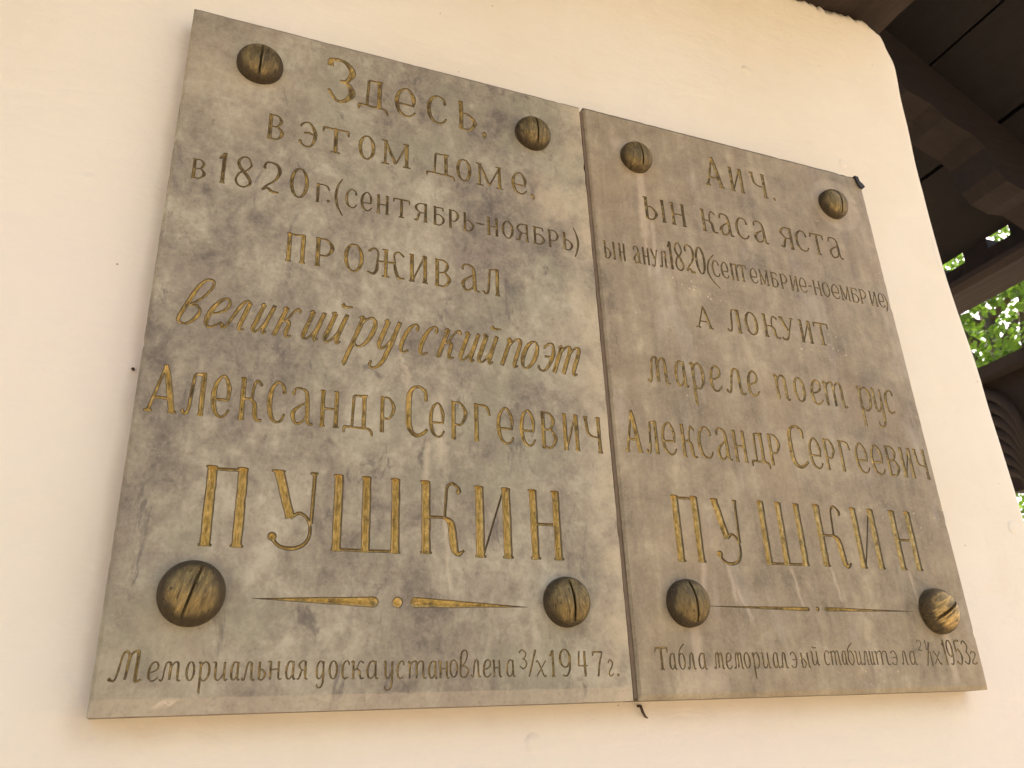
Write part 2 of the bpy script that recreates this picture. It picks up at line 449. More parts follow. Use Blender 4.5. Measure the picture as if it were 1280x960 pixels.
# measured letters: (letter, left, right, baseline, height) in mm on the plaques
LINES = {
 'L1': ('U', [('З',184.5,220.4,794.6,75.6),('д',227.5,270.8,794.8,51.5),('е',280.1,312.5,795.1,51.5),('с',328.1,359.8,795.3,51.5),('ь',375.2,406.7,795.6,51.5),(',',413.6,419.5,787.9,12.3)]),
 'L2': ('U', [('в',108.5,131.1,705,40.5),('э',150.7,174.4,704.6,40.5),('т',181.5,217.7,704.4,40.5),('о',230.9,254.3,704,40.5),('м',262.5,306.2,703.7,40.5),('д',327.1,369.7,703.5,38.3),('о',372.4,395.4,702.5,38.3),('м',401.9,446.1,701.3,38.3),('е',458,482.9,700,38.3),(',',486.7,493.9,693.9,11.3)]),
 'L3': ('U', [('в',24,41.8,621,29),('1',54,66.5,620.8,46.7),('8',75.2,98.5,620.6,46.7),('2',107.4,132.8,620.4,46.7),('0',143.5,168,620.1,46.7),('г',176,195.4,619.9,29),('.',191.9,196.5,621.7,4.7),('(',202.3,214.1,604.8,58.5),('с',216.3,232.4,620.4,29.9),('е',236.8,252.7,620.2,29.9),('н',257.1,276.8,619.9,29.9),('т',281.2,304.3,619.5,29.9),('я',309.1,331.3,619.2,29.9),('Б',336.7,354.8,618.9,29.9),('р',359.3,375.8,618.6,29.9),('ь',380.4,398.1,618.3,29.9),('-',400.6,412.9,631.6,4.9),('н',415.6,435.7,618.7,29.4),('о',439.3,457.8,618.5,29.4),('я',459.5,483.2,618.4,29.4),('Б',486.8,506.9,618.2,29.4),('р',510.6,530,618,29.4),('ь',534.8,552.4,617.9,29.4),(')',553.2,561.6,608.1,50.8)]),
 'L4': ('U', [('п',143.4,171.9,523.8,41.3),('р',179.7,206.3,523.6,41.3),('о',218,243.8,523.3,41.3),('ж',247.3,298.8,523,41.3),('и',302,332.4,522.7,41.3),('в',338.1,362.6,522.5,41.3),('а',375.8,402.9,522.2,41.3),('л',406.9,435.2,521.9,41.3)]),
 'L5': ('I', [('в',34.4,57.9,419.3,40.2),('е',63.6,84.6,419.3,40.2),('л',84.2,111,419.3,40.2),('и',116.1,136.5,419.2,40.2),('к',142.3,165.6,419.2,40.2),('и',174,197,419.2,40.2),('й',200.4,224.7,418.5,42.7),('р',234.4,261,418.3,42.7),('у',267.1,290.5,418.1,42.7),('с',296.6,313.9,417.9,42.7),('с',321.8,339.3,417.7,42.7),('к',346.7,371.6,417.5,42.7),('и',374.5,399,417.4,42.7),('й',399.8,425,417.2,42.7),('п',433.9,461,416.9,42.7),('о',460.9,484.7,416.8,42.7),('э',487.7,508.7,416.6,42.7),('т',510.4,548.9,416.4,42.7)]),
 'L6': ('N', [('А',10,43.4,308.9,57),('л',47.3,73.4,308.9,51.2),('е',78,98.4,308.8,51.2),('к',105.7,133.7,308.7,51.2),('с',138.9,159.2,308.7,51.2),('а',164.2,190.9,309.3,45.5),('н',196.2,223.1,309.1,45.5),('д',226.2,261.4,308.9,45.5),('р',268.7,289.6,308.7,45.5),('С',303.1,330.6,308.4,65.3),('е',331.8,351.9,308.3,45.5),('р',358.6,382.5,308.5,49.8),('г',388.3,412.7,308.3,49.8),('е',421.1,444.9,308.1,49.8),('е',453,474.7,307.9,49.8),('в',481.1,505.8,307.7,49.8),('и',512.1,540.1,307.5,49.8),('ч',544.5,572.2,307.3,49.8)]),
 'L7': ('B', [('П',76.8,130.1,164.5,87.6),('У',149.4,201,164.6,87.6),('Ш',216.4,299.7,164.7,87.6),('К',318.4,374.4,164.7,86.7),('И',386.1,439.3,163.9,86.7),('Н',456,507.8,163.1,86.7)]),
 'L9': ('S', [('М',13.5,43.8,31.6,28),('е',47.7,58.4,31.5,17.9),('м',58.3,78.6,31.3,17.9),('о',82.4,91.6,31.2,17.9),('р',94.1,105.7,31.1,17.9),('и',107.8,122.4,31,17.9),('а',124.3,134,30.9,17.9),('л',135.3,148.3,30.8,17.9),('ь',150.5,159.7,30.7,17.9),('н',160.8,175,31.1,18.2),('а',177.9,189,31,18.2),('я',189.9,201.1,30.8,18.2),('д',208.9,218.9,30.6,18.2),('о',222.3,232.5,30.5,18.2),('с',235.8,244.9,30.4,18.2),('к',246,260.2,30.2,18.2),('а',261.8,275.7,30.1,18.2),('у',281,292.5,29.9,18.2),('с',295.2,304.4,29.7,18.2),('т',307.6,328.6,29.5,18.2),('а',330.2,341.4,29.4,18.2),('н',342,354.9,29.2,18.2),('о',354.4,365.2,30.1,18.5),('в',366.2,377.5,30,18.5),('л',379.4,391.7,29.9,18.5),('е',393.8,404.2,29.8,18.5),('н',405.3,416.9,29.6,18.5),('а',421.6,433.4,29.5,18.5),('3',438.1,448.3,37.8,21.1),('/',449.6,459.7,29.2,29.5),('х',459,471.8,28.7,18.3),('1',474.9,484.4,28.9,29.2),('9',487.9,504.6,28.8,30.1),('4',512.1,525.9,28.5,28.6),('7',532.4,546.8,28.2,28.3),('г',551.4,560.5,28.4,18.5),('.',563.2,567.3,27.7,3.4)]),
 'R1': ('U', [('А',811.1,849.1,799.4,61.2),('и',859.7,893.6,799.9,48.9),('ч',905.7,940.3,800.3,48.9),('.',949.2,955.3,797.9,6.6)]),
 'R2': ('U', [('ы',682.9,724.4,703.5,41.8),('н',730.3,762.7,703.7,41.8),('к',788.4,820.5,703.9,41.8),('а',823.7,851.8,704,41.8),('с',857,883.6,704.1,41.8),('а',892.2,922,704.2,41.8),('я',945.7,977.8,704.4,41.8),('с',980.5,1008,704.5,41.8),('т',1014,1042.6,704.6,41.8),('а',1050.8,1081.5,704.7,41.8)]),
 'R3': ('T', [('ы',603,623.5,616.7,30.2),('н',628.3,640.4,617,30.2),('а',653.3,666.7,617.5,30.2),('н',669.5,682.8,617.8,30.2),('у',684.2,698.2,618,30.2),('л',699.4,713.8,618.3,30.2),('1',715.7,725.8,618.5,50.2),('8',728.1,745.3,618.8,50.2),('2',746.6,765.8,619.1,50.2),('0',767.1,785.4,619.4,50.2),('(',784.9,807.9,598.5,61.6),('с',796.1,811.2,619.9,30.2),('е',813.5,828.3,620.2,30.2),('п',831.7,846.6,620.5,30.2),('т',847.3,863.6,620.8,30.2),('е',869.4,884.7,621.2,28),('м',887.3,907.2,621.2,28),('Б',910.6,925.7,621.2,28),('р',929.2,945.8,621.2,28),('и',949.5,967.2,621.2,28),('е',968.3,984.5,621.2,28),('-',988.2,995,633.7,4.5),('н',996.9,1015.3,621.1,28),('о',1016.7,1033.4,621.1,28),('е',1035.9,1053.6,621.1,28),('м',1055.5,1076.8,621.1,28),('Б',1078.1,1096,621.1,28),('р',1097.4,1114,621.1,28),('и',1118.8,1137.9,621.1,28),('е',1139.4,1153.4,621.1,28),(')',1152.6,1159.2,614.4,35.1)]),
 'R4': ('U', [('А',750.6,781.8,523.2,37.7),('л',806.7,837.3,524.2,40.1),('о',842.9,868.1,524.9,40.1),('к',875.8,909.2,525.6,40.1),('у',910,940.4,526.2,40.1),('и',948.4,976.8,526.9,40.1),('т',980.4,1009.8,527.5,40.1)]),
 'R5': ('S', [('м',653.1,691.1,420.5,41.1),('а',699.9,722.6,420.4,41.1),('р',727.8,751.7,420.4,41.1),('е',760.1,781.7,420.3,41.1),('л',787,823.2,420.3,41.1),('е',827.3,849.1,420.3,41.1),('п',879.1,905.4,420.2,41.1),('о',914.4,938.2,420.2,41.1),('е',947,970.4,420.1,41.1),('т',973.8,1017.6,420.1,41.1),('р',1041.6,1070.6,420,41.1),('у',1072.6,1094.5,420,41.1),('с',1097.5,1120.2,420,41.1)]),
 'R6': ('N', [('А',606.1,633.4,313.8,60.2),('л',638.9,661.3,313.7,47.6),('е',665.2,688.8,313.7,47.6),('к',695.4,721.7,313.6,47.6),('с',724.4,749.2,313.6,47.6),('а',754.9,779.9,313.5,47.6),('н',783.2,809.1,313.5,47.6),('д',812.8,844.6,313.4,47.6),('р',846,869.1,313.4,47.6),('С',886,917.3,314.2,64.9),('е',920.7,944.9,314.1,48.5),('р',949.4,971.8,314,48.5),('г',978.2,1001.7,313.9,48.5),('е',1010,1035.6,313.7,48.5),('е',1041.1,1066.3,313.6,48.5),('в',1071.1,1097.1,313.5,48.5),('и',1100.8,1128.9,313.4,48.5),('ч',1131.6,1157.9,313.3,48.5)]),
 'R7': ('B', [('П',664,715.7,167.6,88.9),('У',730.6,774.8,167.8,88.9),('Ш',807.5,885.5,167.9,88.9),('К',905,959.6,168.1,88.9),('И',973.5,1024.4,168.2,88.9),('Н',1047,1099,168.3,88.9)]),
 'R9': ('S', [('Т',618.5,636.6,34.5,26.1),('а',637.6,648.6,34.5,19.3),('б',651.2,662.6,34.5,19.3),('л',663.8,676.1,34.4,19.3),('а',680,692.4,34.4,19.3),('м',702.6,718.4,34.4,19.3),('е',720.8,730.8,34.4,19.3),('м',733.2,747.3,34.4,19.3),('о',748.6,759.5,34.4,19.3),('р',762.2,773.9,34.3,19.3),('и',776.6,790.5,34.3,19.3),('а',793.9,804.8,34.3,19.3),('л',805.7,817.9,34.3,19.3),('э',822.4,834,34.3,19.3),('ы',839,854.5,34.3,19.3),('й',857.1,870.4,37,18.2),('с',878.5,889.4,36.9,18.2),('т',890.1,907.2,36.8,18.2),('а',908.9,918.4,36.7,18.2),('б',919.1,932,36.6,18.2),('и',932.9,944,36.5,18.2),('л',945,956.1,36.4,18.2),('и',957.6,965.9,36.4,18.2),('т',967.4,993.1,36.2,18.2),('э',995.6,1008.1,36.1,18.2),('л',1013.7,1026.4,36,18.2),('а',1028.9,1042.7,35.9,18.2),('2',1048.5,1057.6,54.2,14.9),('1',1062.3,1067.3,55.1,13.5),('/',1060.4,1072.4,33.8,32.5),('I',1068.2,1073.4,34.7,17.6),('х',1075.5,1089.2,35.6,18.2),('1',1094.7,1102.2,34.9,34.2),('9',1103.1,1115.7,34.6,33.9),('5',1118.7,1132.2,34.5,34.1),('3',1133.8,1146.4,34.7,33.5),('г',1146.8,1160.5,35.1,18.2)]),
 'L8': ('O',[(139.7,111.4,0.3),(268.3,109.7,6.8),(295.3,109.7,7.2),(315.5,110.0,7),(452.6,106.5,0.3)]),
 'R8': ('O',[(706.6,111.4,0.3),(866.6,109.3,3.4),(883.1,109.7,3.8),(898.3,109.6,3.4),(1057.3,108.5,0.3)]),
}

# ------------------------------------------------------------------ letters cut in the stone
# A glyph is a list of strokes in its own box (x 0..1, y 0 = baseline .. 1 = top);
# each point is (x, y, weight): weight 1 = broad stroke, 0 = hairline.
def Lp(*p): return ('L', p)
def Sp(*p): return ('S', p)
def Dp(x, y, r): return ('D', (x, y, r))
def stem(x, a=0.0, b=1.0, w=1.0, sa=True, sb=True, h=0.13):
    o = [Lp((x, b, w), (x, a, w))]
    if sa: o.append(Lp((x-h, a+.01, 0), (x, a+.02, .35), (x+h, a+.01, 0)))
    if sb: o.append(Lp((x-h, b-.01, 0), (x, b-.02, .35), (x+h*.6, b-.01, 0)))
    return o
def ring(cx, cy, rx, ry, k=0.9):
    pts = []
    for i in range(17):
        a = math.pi/2 + 2*math.pi*i/16
        pts.append((cx+rx*math.cos(a), cy+ry*math.sin(a), k*abs(math.cos(a))**1.3+.12))
    return Lp(*pts)

G = {}
G['п'] = stem(.2) + stem(.8) + [Lp((.2, .965, .15), (.8, .965, .15))]
G['П'] = G['п']
G['н'] = stem(.2) + stem(.8) + [Lp((.2, .5, .15), (.8, .5, .15))]
G['Н'] = G['н']
G['и'] = stem(.2) + stem(.8) + [Lp((.24, .04, .1), (.76, .96, .1))]
G['И'] = stem(.17) + stem(.83) + [Lp((.24, .03, .0), (.76, .97, .0))]
G['р'] = stem(.2) + [Sp((.2, .96, .1), (.6, .97, .15), (.88, .70, .95), (.62, .40, .15), (.2, .40, .1))]
G['о'] = [ring(.5, .5, .4, .49)]
G['0'] = G['о']
G['э'] = [Sp((.06, .84, .4), (.30, .985, .1), (.62, .95, .35), (.90, .55, 1), (.72, .08, .4), (.35, .01, .15), (.05, .17, .6)), Lp((.25, .55, .15), (.55, .58, .6), (.85, .52, .15)), Dp(.08, .80, .5), Dp(.08, .19, .7)]
G['т'] = stem(.5, sb=False, h=.18) + [Lp((.02, .97, .3), (.5, .975, .3), (.98, .97, .3)), Lp((.04, .97, .5), (.02, .78, .0)), Lp((.96, .97, .5), (.98, .76, .0))]
G['Т'] = G['т']
G['м'] = stem(.14, w=.45) + stem(.84) + [Lp((.14, .97, .8), (.48, .06, .9)), Lp((.48, .06, .1), (.84, .97, .15))]
G['в'] = stem(.2) + [Sp((.2, .97, .1), (.58, .975, .15), (.80, .77, .85), (.58, .53, .15), (.2, .52, .1)), Sp((.5, .52, .15), (.68, .50, .25), (.90, .27, 1), (.62, .025, .2), (.2, .025, .15))]
G['е'] = [Sp((.86, .40, .1), (.88, .68, .85), (.70, .93, .35), (.48, .985, .1), (.20, .80, .7), (.10, .48, 1), (.22, .15, .8), (.52, .015, .2), (.78, .06, .1), (.95, .20, .05)), Lp((.12, .42, .15), (.90, .42, .2))]
G['с'] = [Sp((.90, .72, .6), (.82, .90, .3), (.52, .985, .1), (.22, .82, .7), (.10, .48, 1), (.24, .13, .75), (.55, .015, .2), (.80, .07, .1), (.95, .22, .05)), Dp(.87, .74, .55)]
G['С'] = [Sp((.90, .70, .2), (.86, .90, .3), (.56, .99, .1), (.24, .92, .4), (.11, .75, .9), (.09, .40, 1), (.14, .14, .95), (.38, .01, .45), (.66, .02, .3), (.97, .14, .05)), Dp(.86, .80, .45)]
G['З'] = [Sp((.04, .88, .9), (.10, .95, .5), (.38, .99, .15), (.72, .93, .5), (.93, .73, 1), (.74, .52, .3), (.46, .48, .1)), Sp((.46, .48, .1), (.76, .45, .3), (.95, .24, 1), (.66, .03, .35), (.34, .02, .15), (.03, .24, .05)), Lp((.07, .99, .2), (.05, .80, .9))]
G['3'] = [Sp((.06, .86, .5), (.40, .99, .15), (.86, .80, .8), (.66, .55, .25), (.40, .52, .1)), Sp((.40, .52, .1), (.72, .48, .3), (.92, .25, .9), (.55, .02, .3), (.08, .14, .3)), Dp(.09, .84, .4), Dp(.09, .14, .4)]
G['д'] = [Lp((.30, .10, .35), (.34, .96, .45)), Lp((.34, .96, .2), (.76, .965, .2))] + [Lp((.70, .98, 1), (.70, .07, 1)), Lp((.62, .985, 0), (.70, .97, .4), (.82, .985, 0)), Sp((.03, -.10, .0), (.05, .05, .5), (.14, .07, .2), (.5, .06, .2), (.82, .055, .25), (.95, -.01, .5), (.99, -.14, .0))]
G['ь'] = stem(.2) + [Sp((.2, .55, .1), (.55, .57, .15), (.88, .30, 1), (.60, .02, .2), (.2, .03, .15))]
G['ы'] = [Lp((.12, 1, 1), (.12, 0, 1)), Lp((.0, .98, 0), (.12, .97, .35), (.2, .98, 0)), Sp((.12, .55, .1), (.34, .57, .15), (.54, .30, 1), (.36, .02, .2), (.12, .03, .15))] + stem(.86, h=.1)
G['г'] = stem(.22) + [Sp((.22, .965, .2), (.62, .975, .2), (.86, .90, .5), (.97, .70, .05))]
G['я'] = stem(.8) + [Sp((.8, .97, .1), (.42, .975, .15), (.17, .74, .9), (.42, .50, .15), (.8, .49, .1)), Sp((.46, .49, .2), (.34, .30, .8), (.26, .06, .6), (.04, .06, .1)), ]
G['Б'] = stem(.2) + [Lp((.2, .965, .15), (.82, .965, .15)), Lp((.8, .97, .5), (.86, .78, .05)), Sp((.2, .55, .1), (.58, .57, .15), (.90, .30, .95), (.62, .02, .2), (.2, .03, .15))]
G['ж'] = stem(.5, w=.8, h=.10) + [Lp((.28, .53, .2), (.74, .55, .2)), Sp((.28, .53, .15), (.30, .84, .15), (.20, .98, .2), (.05, .84, .4)), Sp((.28, .53, .2), (.27, .25, .75), (.19, .06, .5), (.02, .10, .1)), Sp((.74, .55, .15), (.71, .84, .15), (.82, .98, .2), (.97, .84, .4)), Sp((.72, .55, .2), (.76, .25, .95), (.84, .04, .5), (.99, .04, .1)), Dp(.07, .85, .45), Dp(.95, .85, .45)]
G['а'] = [Sp((.10, .80, .45), (.20, .96, .2), (.45, .985, .15), (.68, .88, .6), (.74, .55, 1), (.76, .14, .95), (.86, .03, .4), (1.0, .03, .1)), Sp((.74, .62, .1), (.38, .48, .2), (.13, .28, .9), (.26, .03, .45), (.52, .06, .2), (.74, .26, .1)), Dp(.14, .80, .5)]
G['л'] = stem(.80) + [Lp((.42, .965, .2), (.80, .965, .2)), Sp((.42, .96, .3), (.36, .50, .45), (.30, .10, .35), (.16, .02, .3), (.05, .10, .4)), Dp(.08, .09, .5)]
G['к'] = stem(.2) + [Lp((.2, .50, .15), (.56, .50, .15)), Sp((.56, .50, .15), (.60, .78, .2), (.72, .96, .25), (.92, .86, .4)), Sp((.54, .50, .3), (.68, .38, .9), (.72, .12, .9), (.82, .01, .4), (1.0, .03, .05)), Dp(.90, .86, .45)]
G['К'] = stem(.17) + [Lp((.17, .50, .12), (.62, .50, .12)), Sp((.58, .50, .12), (.61, .75, .12), (.64, .93, .15), (.76, .99, .15), (.90, .92, .2), (.92, .86, .2)), Sp((.58, .50, .2), (.72, .42, .8), (.76, .22, .95), (.80, .06, .8), (.88, .01, .4), (1.0, .06, .05)), Dp(.89, .87, .45)]
G['у'] = [Lp((.16, .98, 1), (.56, .36, .8)), Lp((.03, .985, 0), (.16, .97, .35), (.30, .985, 0)), Sp((.86, .98, .15), (.62, .42, .15), (.42, .04, .4), (.20, .0, .4), (.08, .07, .5)), Lp((.76, .985, 0), (.86, .975, .3), (.98, .985, 0)), Dp(.12, .07, .5)]
G['У'] = [Lp((.16, .98, 1), (.46, .38, .95)), Lp((.0, .985, 0), (.16, .97, .4), (.30, .985, 0)), Lp((.93, .98, .25), (.90, .32, .2)), Lp((.83, .985, 0), (.93, .975, .3), (1.0, .985, 0)), Sp((.46, .38, .2), (.64, .45, .15), (.82, .38, .15), (.89, .22, .15), (.80, .07, .2), (.56, .0, .25), (.28, .02, .2), (.10, .12, .2)), Dp(.11, .14, .75)]
G['ч'] = [Lp((.84, 1, 1), (.84, 0, 1)), Lp((.70, .01, 0), (.84, .02, .35), (.98, .01, 0)), Lp((.72, .99, 0), (.84, .98, .35), (.96, .99, 0)), Lp((.15, .98, .8), (.20, .72, .8)), Lp((.02, .985, 0), (.15, .975, .35), (.28, .985, 0)), Sp((.19, .76, .75), (.25, .55, .6), (.46, .45, .15), (.84, .42, .1))]
G['А'] = [Lp((.50, 1.0, .35), (.60, .80, .9), (.86, .0, 1)), Lp((.52, .98, .1), (.14, .02, .25)), Lp((.24, .29, .12), (.74, .29, .12)), Lp((.0, .01, 0), (.14, .02, .4), (.27, .01, 0)), Lp((.72, .01, 0), (.86, .02, .4), (1.0, .01, 0))]
G['Ш'] = stem(.1, h=.075) + stem(.49, h=.075) + stem(.9, h=.075) + [Lp((.1, .02, .12), (.49, .015, .12), (.9, .02, .12))]
G['1'] = stem(.62, sb=False, h=.25) + [Sp((.10, .80, .1), (.30, .82, .5), (.62, .99, .1)), Lp((.30, .83, .6), (.58, .96, .3))]
G['8'] = [Sp((.86, .74, .2), (.66, .97, .2), (.36, .98, .2), (.16, .80, .6), (.30, .60, .9), (.62, .42, 1), (.86, .18, .7), (.62, .02, .2), (.28, .03, .2), (.10, .20, .3), (.26, .44, .2), (.62, .56, .15), (.86, .74, .2))]
G['2'] = [Sp((.12, .80, .5), (.22, .96, .3), (.48, .99, .2), (.78, .92, .7), (.90, .70, 1), (.70, .42, .4), (.30, .20, .2), (.10, .04, .25)), Sp((.10, .03, .4), (.34, .13, .5), (.60, .03, .8), (.92, .03, .2)), Dp(.16, .78, .7)]
G['9'] = [ring(.5, .66, .38, .33), Sp((.88, .66, .9), (.84, .25, .6), (.60, .02, .2), (.28, .04, .2))]
G['4'] = [Lp((.72, 1, 1), (.72, 0, 1)), Lp((.22, 1, .6), (.10, .42, .5)), Lp((.10, .42, .15), (.98, .42, .15))]
G['7'] = [Lp((.05, .97, .5), (.95, .97, .5)), Lp((.05, .99, .4), (.05, .82, .1)), Sp((.93, .96, .2), (.62, .5, .8), (.45, 0, 1))]
G['5'] = [Lp((.18, .96, .3), (.18, .55, .3)), Lp((.18, .965, .6), (.92, .98, .6)), Sp((.18, .55, .2), (.55, .62, .2), (.90, .32, 1), (.55, .02, .3), (.08, .14, .4)), Dp(.12, .15, .5)]
G['('] = [Sp((.80, 1, 0), (.32, .78, .5), (.12, .48, 1), (.38, .22, .7), (.95, 0, .1))]
G[')'] = [Sp((.10, 1, 0), (.62, .78, .5), (.88, .52, 1), (.62, .24, .6), (.08, 0, .1))]
G['-'] = [Lp((0, .5, .6), (1, .5, .6))]
G['.'] = [('D', (.5, .5, 1.0))]
G[','] = [Sp((.25, .85, .8), (.75, .55, .8), (.65, 0, .0))]
G['/'] = [Lp((.95, 1, .8), (.05, 0, .3))]
G['I'] = stem(.5, h=.4)
G['X'] = [Lp((.1, 1, .9), (.9, 0, .9)), Lp((.9, 1, .2), (.1, 0, .2))]

# cursive forms (upright here; the italic line leans them)
K = {}
K['и'] = [Sp((.0, .92, .0), (.10, .975, .25), (.19, .95, .7)), Sp((.19, .96, .9), (.19, .30, 1), (.22, .10, .8), (.36, .01, .25), (.54, .10, .15), (.72, .40, .1)), Sp((.76, .98, .8), (.76, .30, 1), (.79, .08, .7), (.88, .0, .25), (1.0, .08, .05))]
K['й'] = K['и'] + [Sp((.30, 1.30, .7), (.46, 1.22, .5), (.86, 1.24, .0)), Dp(.36, 1.29, .55)]
K['у'] = [Sp((.0, .92, .0), (.10, .975, .25), (.19, .95, .7)), Sp((.19, .96, .9), (.19, .30, 1), (.24, .10, .8), (.40, .02, .25), (.60, .14, .15), (.78, .40, .1)), Sp((.82, .98, .8), (.82, .10, 1), (.74, -.42, .8), (.48, -.62, .3), (.20, -.58, .2), (.12, -.46, .35)), Dp(.16, -.44, .5)]
K['п'] = [Sp((.0, .90, .0), (.10, .97, .25), (.18, .95, .7)), Lp((.18, .97, 1), (.18, .0, 1)), Sp((.18, .62, .1), (.36, .88, .15), (.58, .985, .3), (.76, .86, .8), (.78, .30, 1), (.80, .07, .7), (.88, .0, .25), (1.0, .06, .05))]
K['т'] = [Sp((.0, .90, .0), (.06, .97, .25), (.11, .95, .7)), Lp((.11, .97, 1), (.11, .0, 1)), Sp((.11, .62, .1), (.22, .90, .15), (.34, .985, .3), (.46, .88, .8), (.47, .0, 1)), Sp((.47, .62, .1), (.58, .90, .15), (.70, .985, .3), (.82, .88, .8), (.83, .25, 1), (.85, .07, .7), (.91, .0, .25), (1.0, .06, .05))]
K['м'] = [Sp((.05, .10, .5), (.12, .02, .35), (.20, .14, .3), (.24, .60, .3), (.30, .92, .35), (.40, .985, .2)), Sp((.36, .985, .3), (.50, .90, .9), (.50, .06, 1)), Sp((.50, .60, .1), (.62, .90, .15), (.74, .985, .3), (.84, .88, .9), (.85, .22, 1), (.87, .06, .7), (.92, .0, .25), (1.0, .05, .05)), Dp(.06, .09, .5)]
K['М'] = [Dp(.06, .07, .9), Sp((.06, .06, .5), (.20, .04, .1), (.28, .35, .1), (.36, .86, .15), (.46, .99, .2), (.56, .90, .5)), Lp((.58, .90, .8), (.50, .06, .5)), Sp((.57, .80, .1), (.66, .96, .15), (.76, .99, .3), (.82, .92, .9), (.80, .10, 1), (.84, .01, .4), (.98, .06, .05))]
K['л'] = [Sp((.04, .12, .6), (.14, .02, .35), (.26, .10, .35), (.36, .60, .6), (.46, .92, .5), (.60, .985, .25), (.72, .93, .5)), Sp((.73, .95, .9), (.76, .30, 1), (.79, .07, .7), (.88, .0, .25), (1.0, .06, .05)), Dp(.08, .12, .55)]
K['к'] = [Sp((.0, .90, .0), (.10, .97, .25), (.18, .95, .7)), Lp((.18, .98, 1), (.18, .0, 1)), Lp((.06, .01, 0), (.18, .02, .3), (.30, .01, 0)), Sp((.18, .48, .15), (.42, .56, .2), (.58, .86, .15), (.74, .97, .3), (.92, .88, .5)), Sp((.42, .55, .2), (.62, .46, .8), (.68, .16, .9), (.78, .01, .4), (1.0, .05, .05)), Dp(.90, .87, .5)]
K['р'] = [Sp((.0, .92, .0), (.10, .98, .25), (.20, .95, .7)), Lp((.20, .98, 1), (.20, -.60, .9)), Lp((.10, -.56, 0), (.20, -.60, .3), (.28, -.66, 0)), Sp((.20, .66, .1), (.36, .90, .15), (.62, .985, .25), (.88, .76, .9), (.86, .28, .9), (.62, .02, .25), (.36, .04, .15), (.22, .18, .1))]
K['о'] = [ring(.5, .5, .38, .49)]
K['с'] = [Sp((.88, .80, .6), (.80, .94, .3), (.54, .985, .15), (.24, .80, .8), (.12, .45, 1), (.20, .14, .8), (.46, .015, .3), (.80, .10, .05)), Dp(.86, .80, .55)]
K['е'] = [Sp((.14, .44, .15), (.50, .48, .2), (.84, .62, .5), (.88, .84, .5), (.66, .985, .25), (.36, .90, .6), (.16, .58, 1), (.16, .22, 1), (.36, .015, .4), (.66, .03, .2), (.96, .20, .05))]
K['э'] = [Sp((.10, .84, .5), (.34, .985, .2), (.66, .95, .4), (.88, .55, 1), (.70, .08, .4), (.36, .015, .2), (.08, .14, .5)), Lp((.30, .52, .3), (.86, .52, .3)), Dp(.12, .82, .5), Dp(.12, .15, .5)]
K['в'] = [Sp((.62, .62, .15), (.86, .50, .3), (.90, .26, .9), (.66, .02, .35), (.34, .01, .3), (.14, .16, .8), (.16, .70, 1), (.22, 1.22, .9), (.42, 1.50, .4), (.74, 1.50, .25), (.86, 1.28, .35), (.70, .92, .25), (.36, .66, .15), (.20, .64, .15)), Lp((.28, .62, .2), (.66, .62, .2))]
K['а'] = [Sp((.74, .80, .2), (.56, .975, .2), (.30, .88, .6), (.13, .50, 1), (.20, .12, .8), (.40, .02, .25), (.60, .14, .15), (.74, .40, .1)), Sp((.76, .98, .7), (.76, .25, 1), (.79, .07, .7), (.88, .0, .25), (1.0, .06, .05))]
K['д'] = [Sp((.78, .80, .2), (.56, .975, .2), (.30, .88, .6), (.13, .50, 1), (.20, .12, .8), (.42, .02, .25), (.62, .14, .15), (.78, .40, .1)), Sp((.82, .98, .7), (.82, .05, 1), (.74, -.30, .7), (.50, -.46, .3), (.24, -.42, .3), (.16, -.30, .4)), Dp(.20, -.30, .5)]
K['н'] = [Sp((.0, .90, .0), (.10, .97, .25), (.20, .95, .7)), Lp((.20, .98, 1), (.20, .0, 1)), Lp((.20, .52, .15), (.76, .56, .15)), Sp((.76, .98, .9), (.76, .25, 1), (.79, .07, .7), (.88, .0, .25), (1.0, .06, .05))]
K['я'] = [Sp((.78, .97, .1), (.44, .98, .15), (.20, .76, .8), (.44, .52, .15), (.78, .50, .1)), Sp((.48, .50, .2), (.34, .28, .7), (.20, .04, .4), (.02, .04, .1)), Sp((.78, .98, .9), (.78, .25, 1), (.81, .07, .7), (.90, .0, .25), (1.0, .06, .05))]
K['ь'] = [Lp((.24, .98, 1), (.24, .04, 1)), Lp((.08, .96, 0), (.24, .97, .4)), Sp((.24, .52, .1), (.55, .56, .2), (.88, .30, .9), (.60, .02, .3), (.24, .04, .2))]
K['ы'] = [Lp((.14, .98, 1), (.14, .04, 1)), Sp((.14, .52, .1), (.34, .56, .2), (.54, .30, .9), (.36, .02, .3), (.14, .04, .2)), Sp((.82, .98, .9), (.82, .25, 1), (.85, .07, .7), (.92, .0, .25), (1.0, .06, .05))]
K['б'] = [ring(.46, .5, .36, .49), Sp((.14, .60, .6), (.18, 1.05, .5), (.50, 1.36, .5), (.92, 1.56, .2)), Dp(.86, 1.52, .4)]
K['г'] = [Sp((.14, .80, .5), (.40, .985, .25), (.80, .82, .8), (.66, .56, .4), (.34, .34, .5), (.20, .12, .8), (.48, .01, .3), (.88, .14, .2))]
K['х'] = [Sp((.02, .90, .1), (.20, .95, .6), (.50, .50, .9), (.80, .04, .6), (1.0, .10, .1)), Sp((.98, .98, .3), (.50, .50, .15), (.04, .03, .3))]
K['Т'] = G['Т']

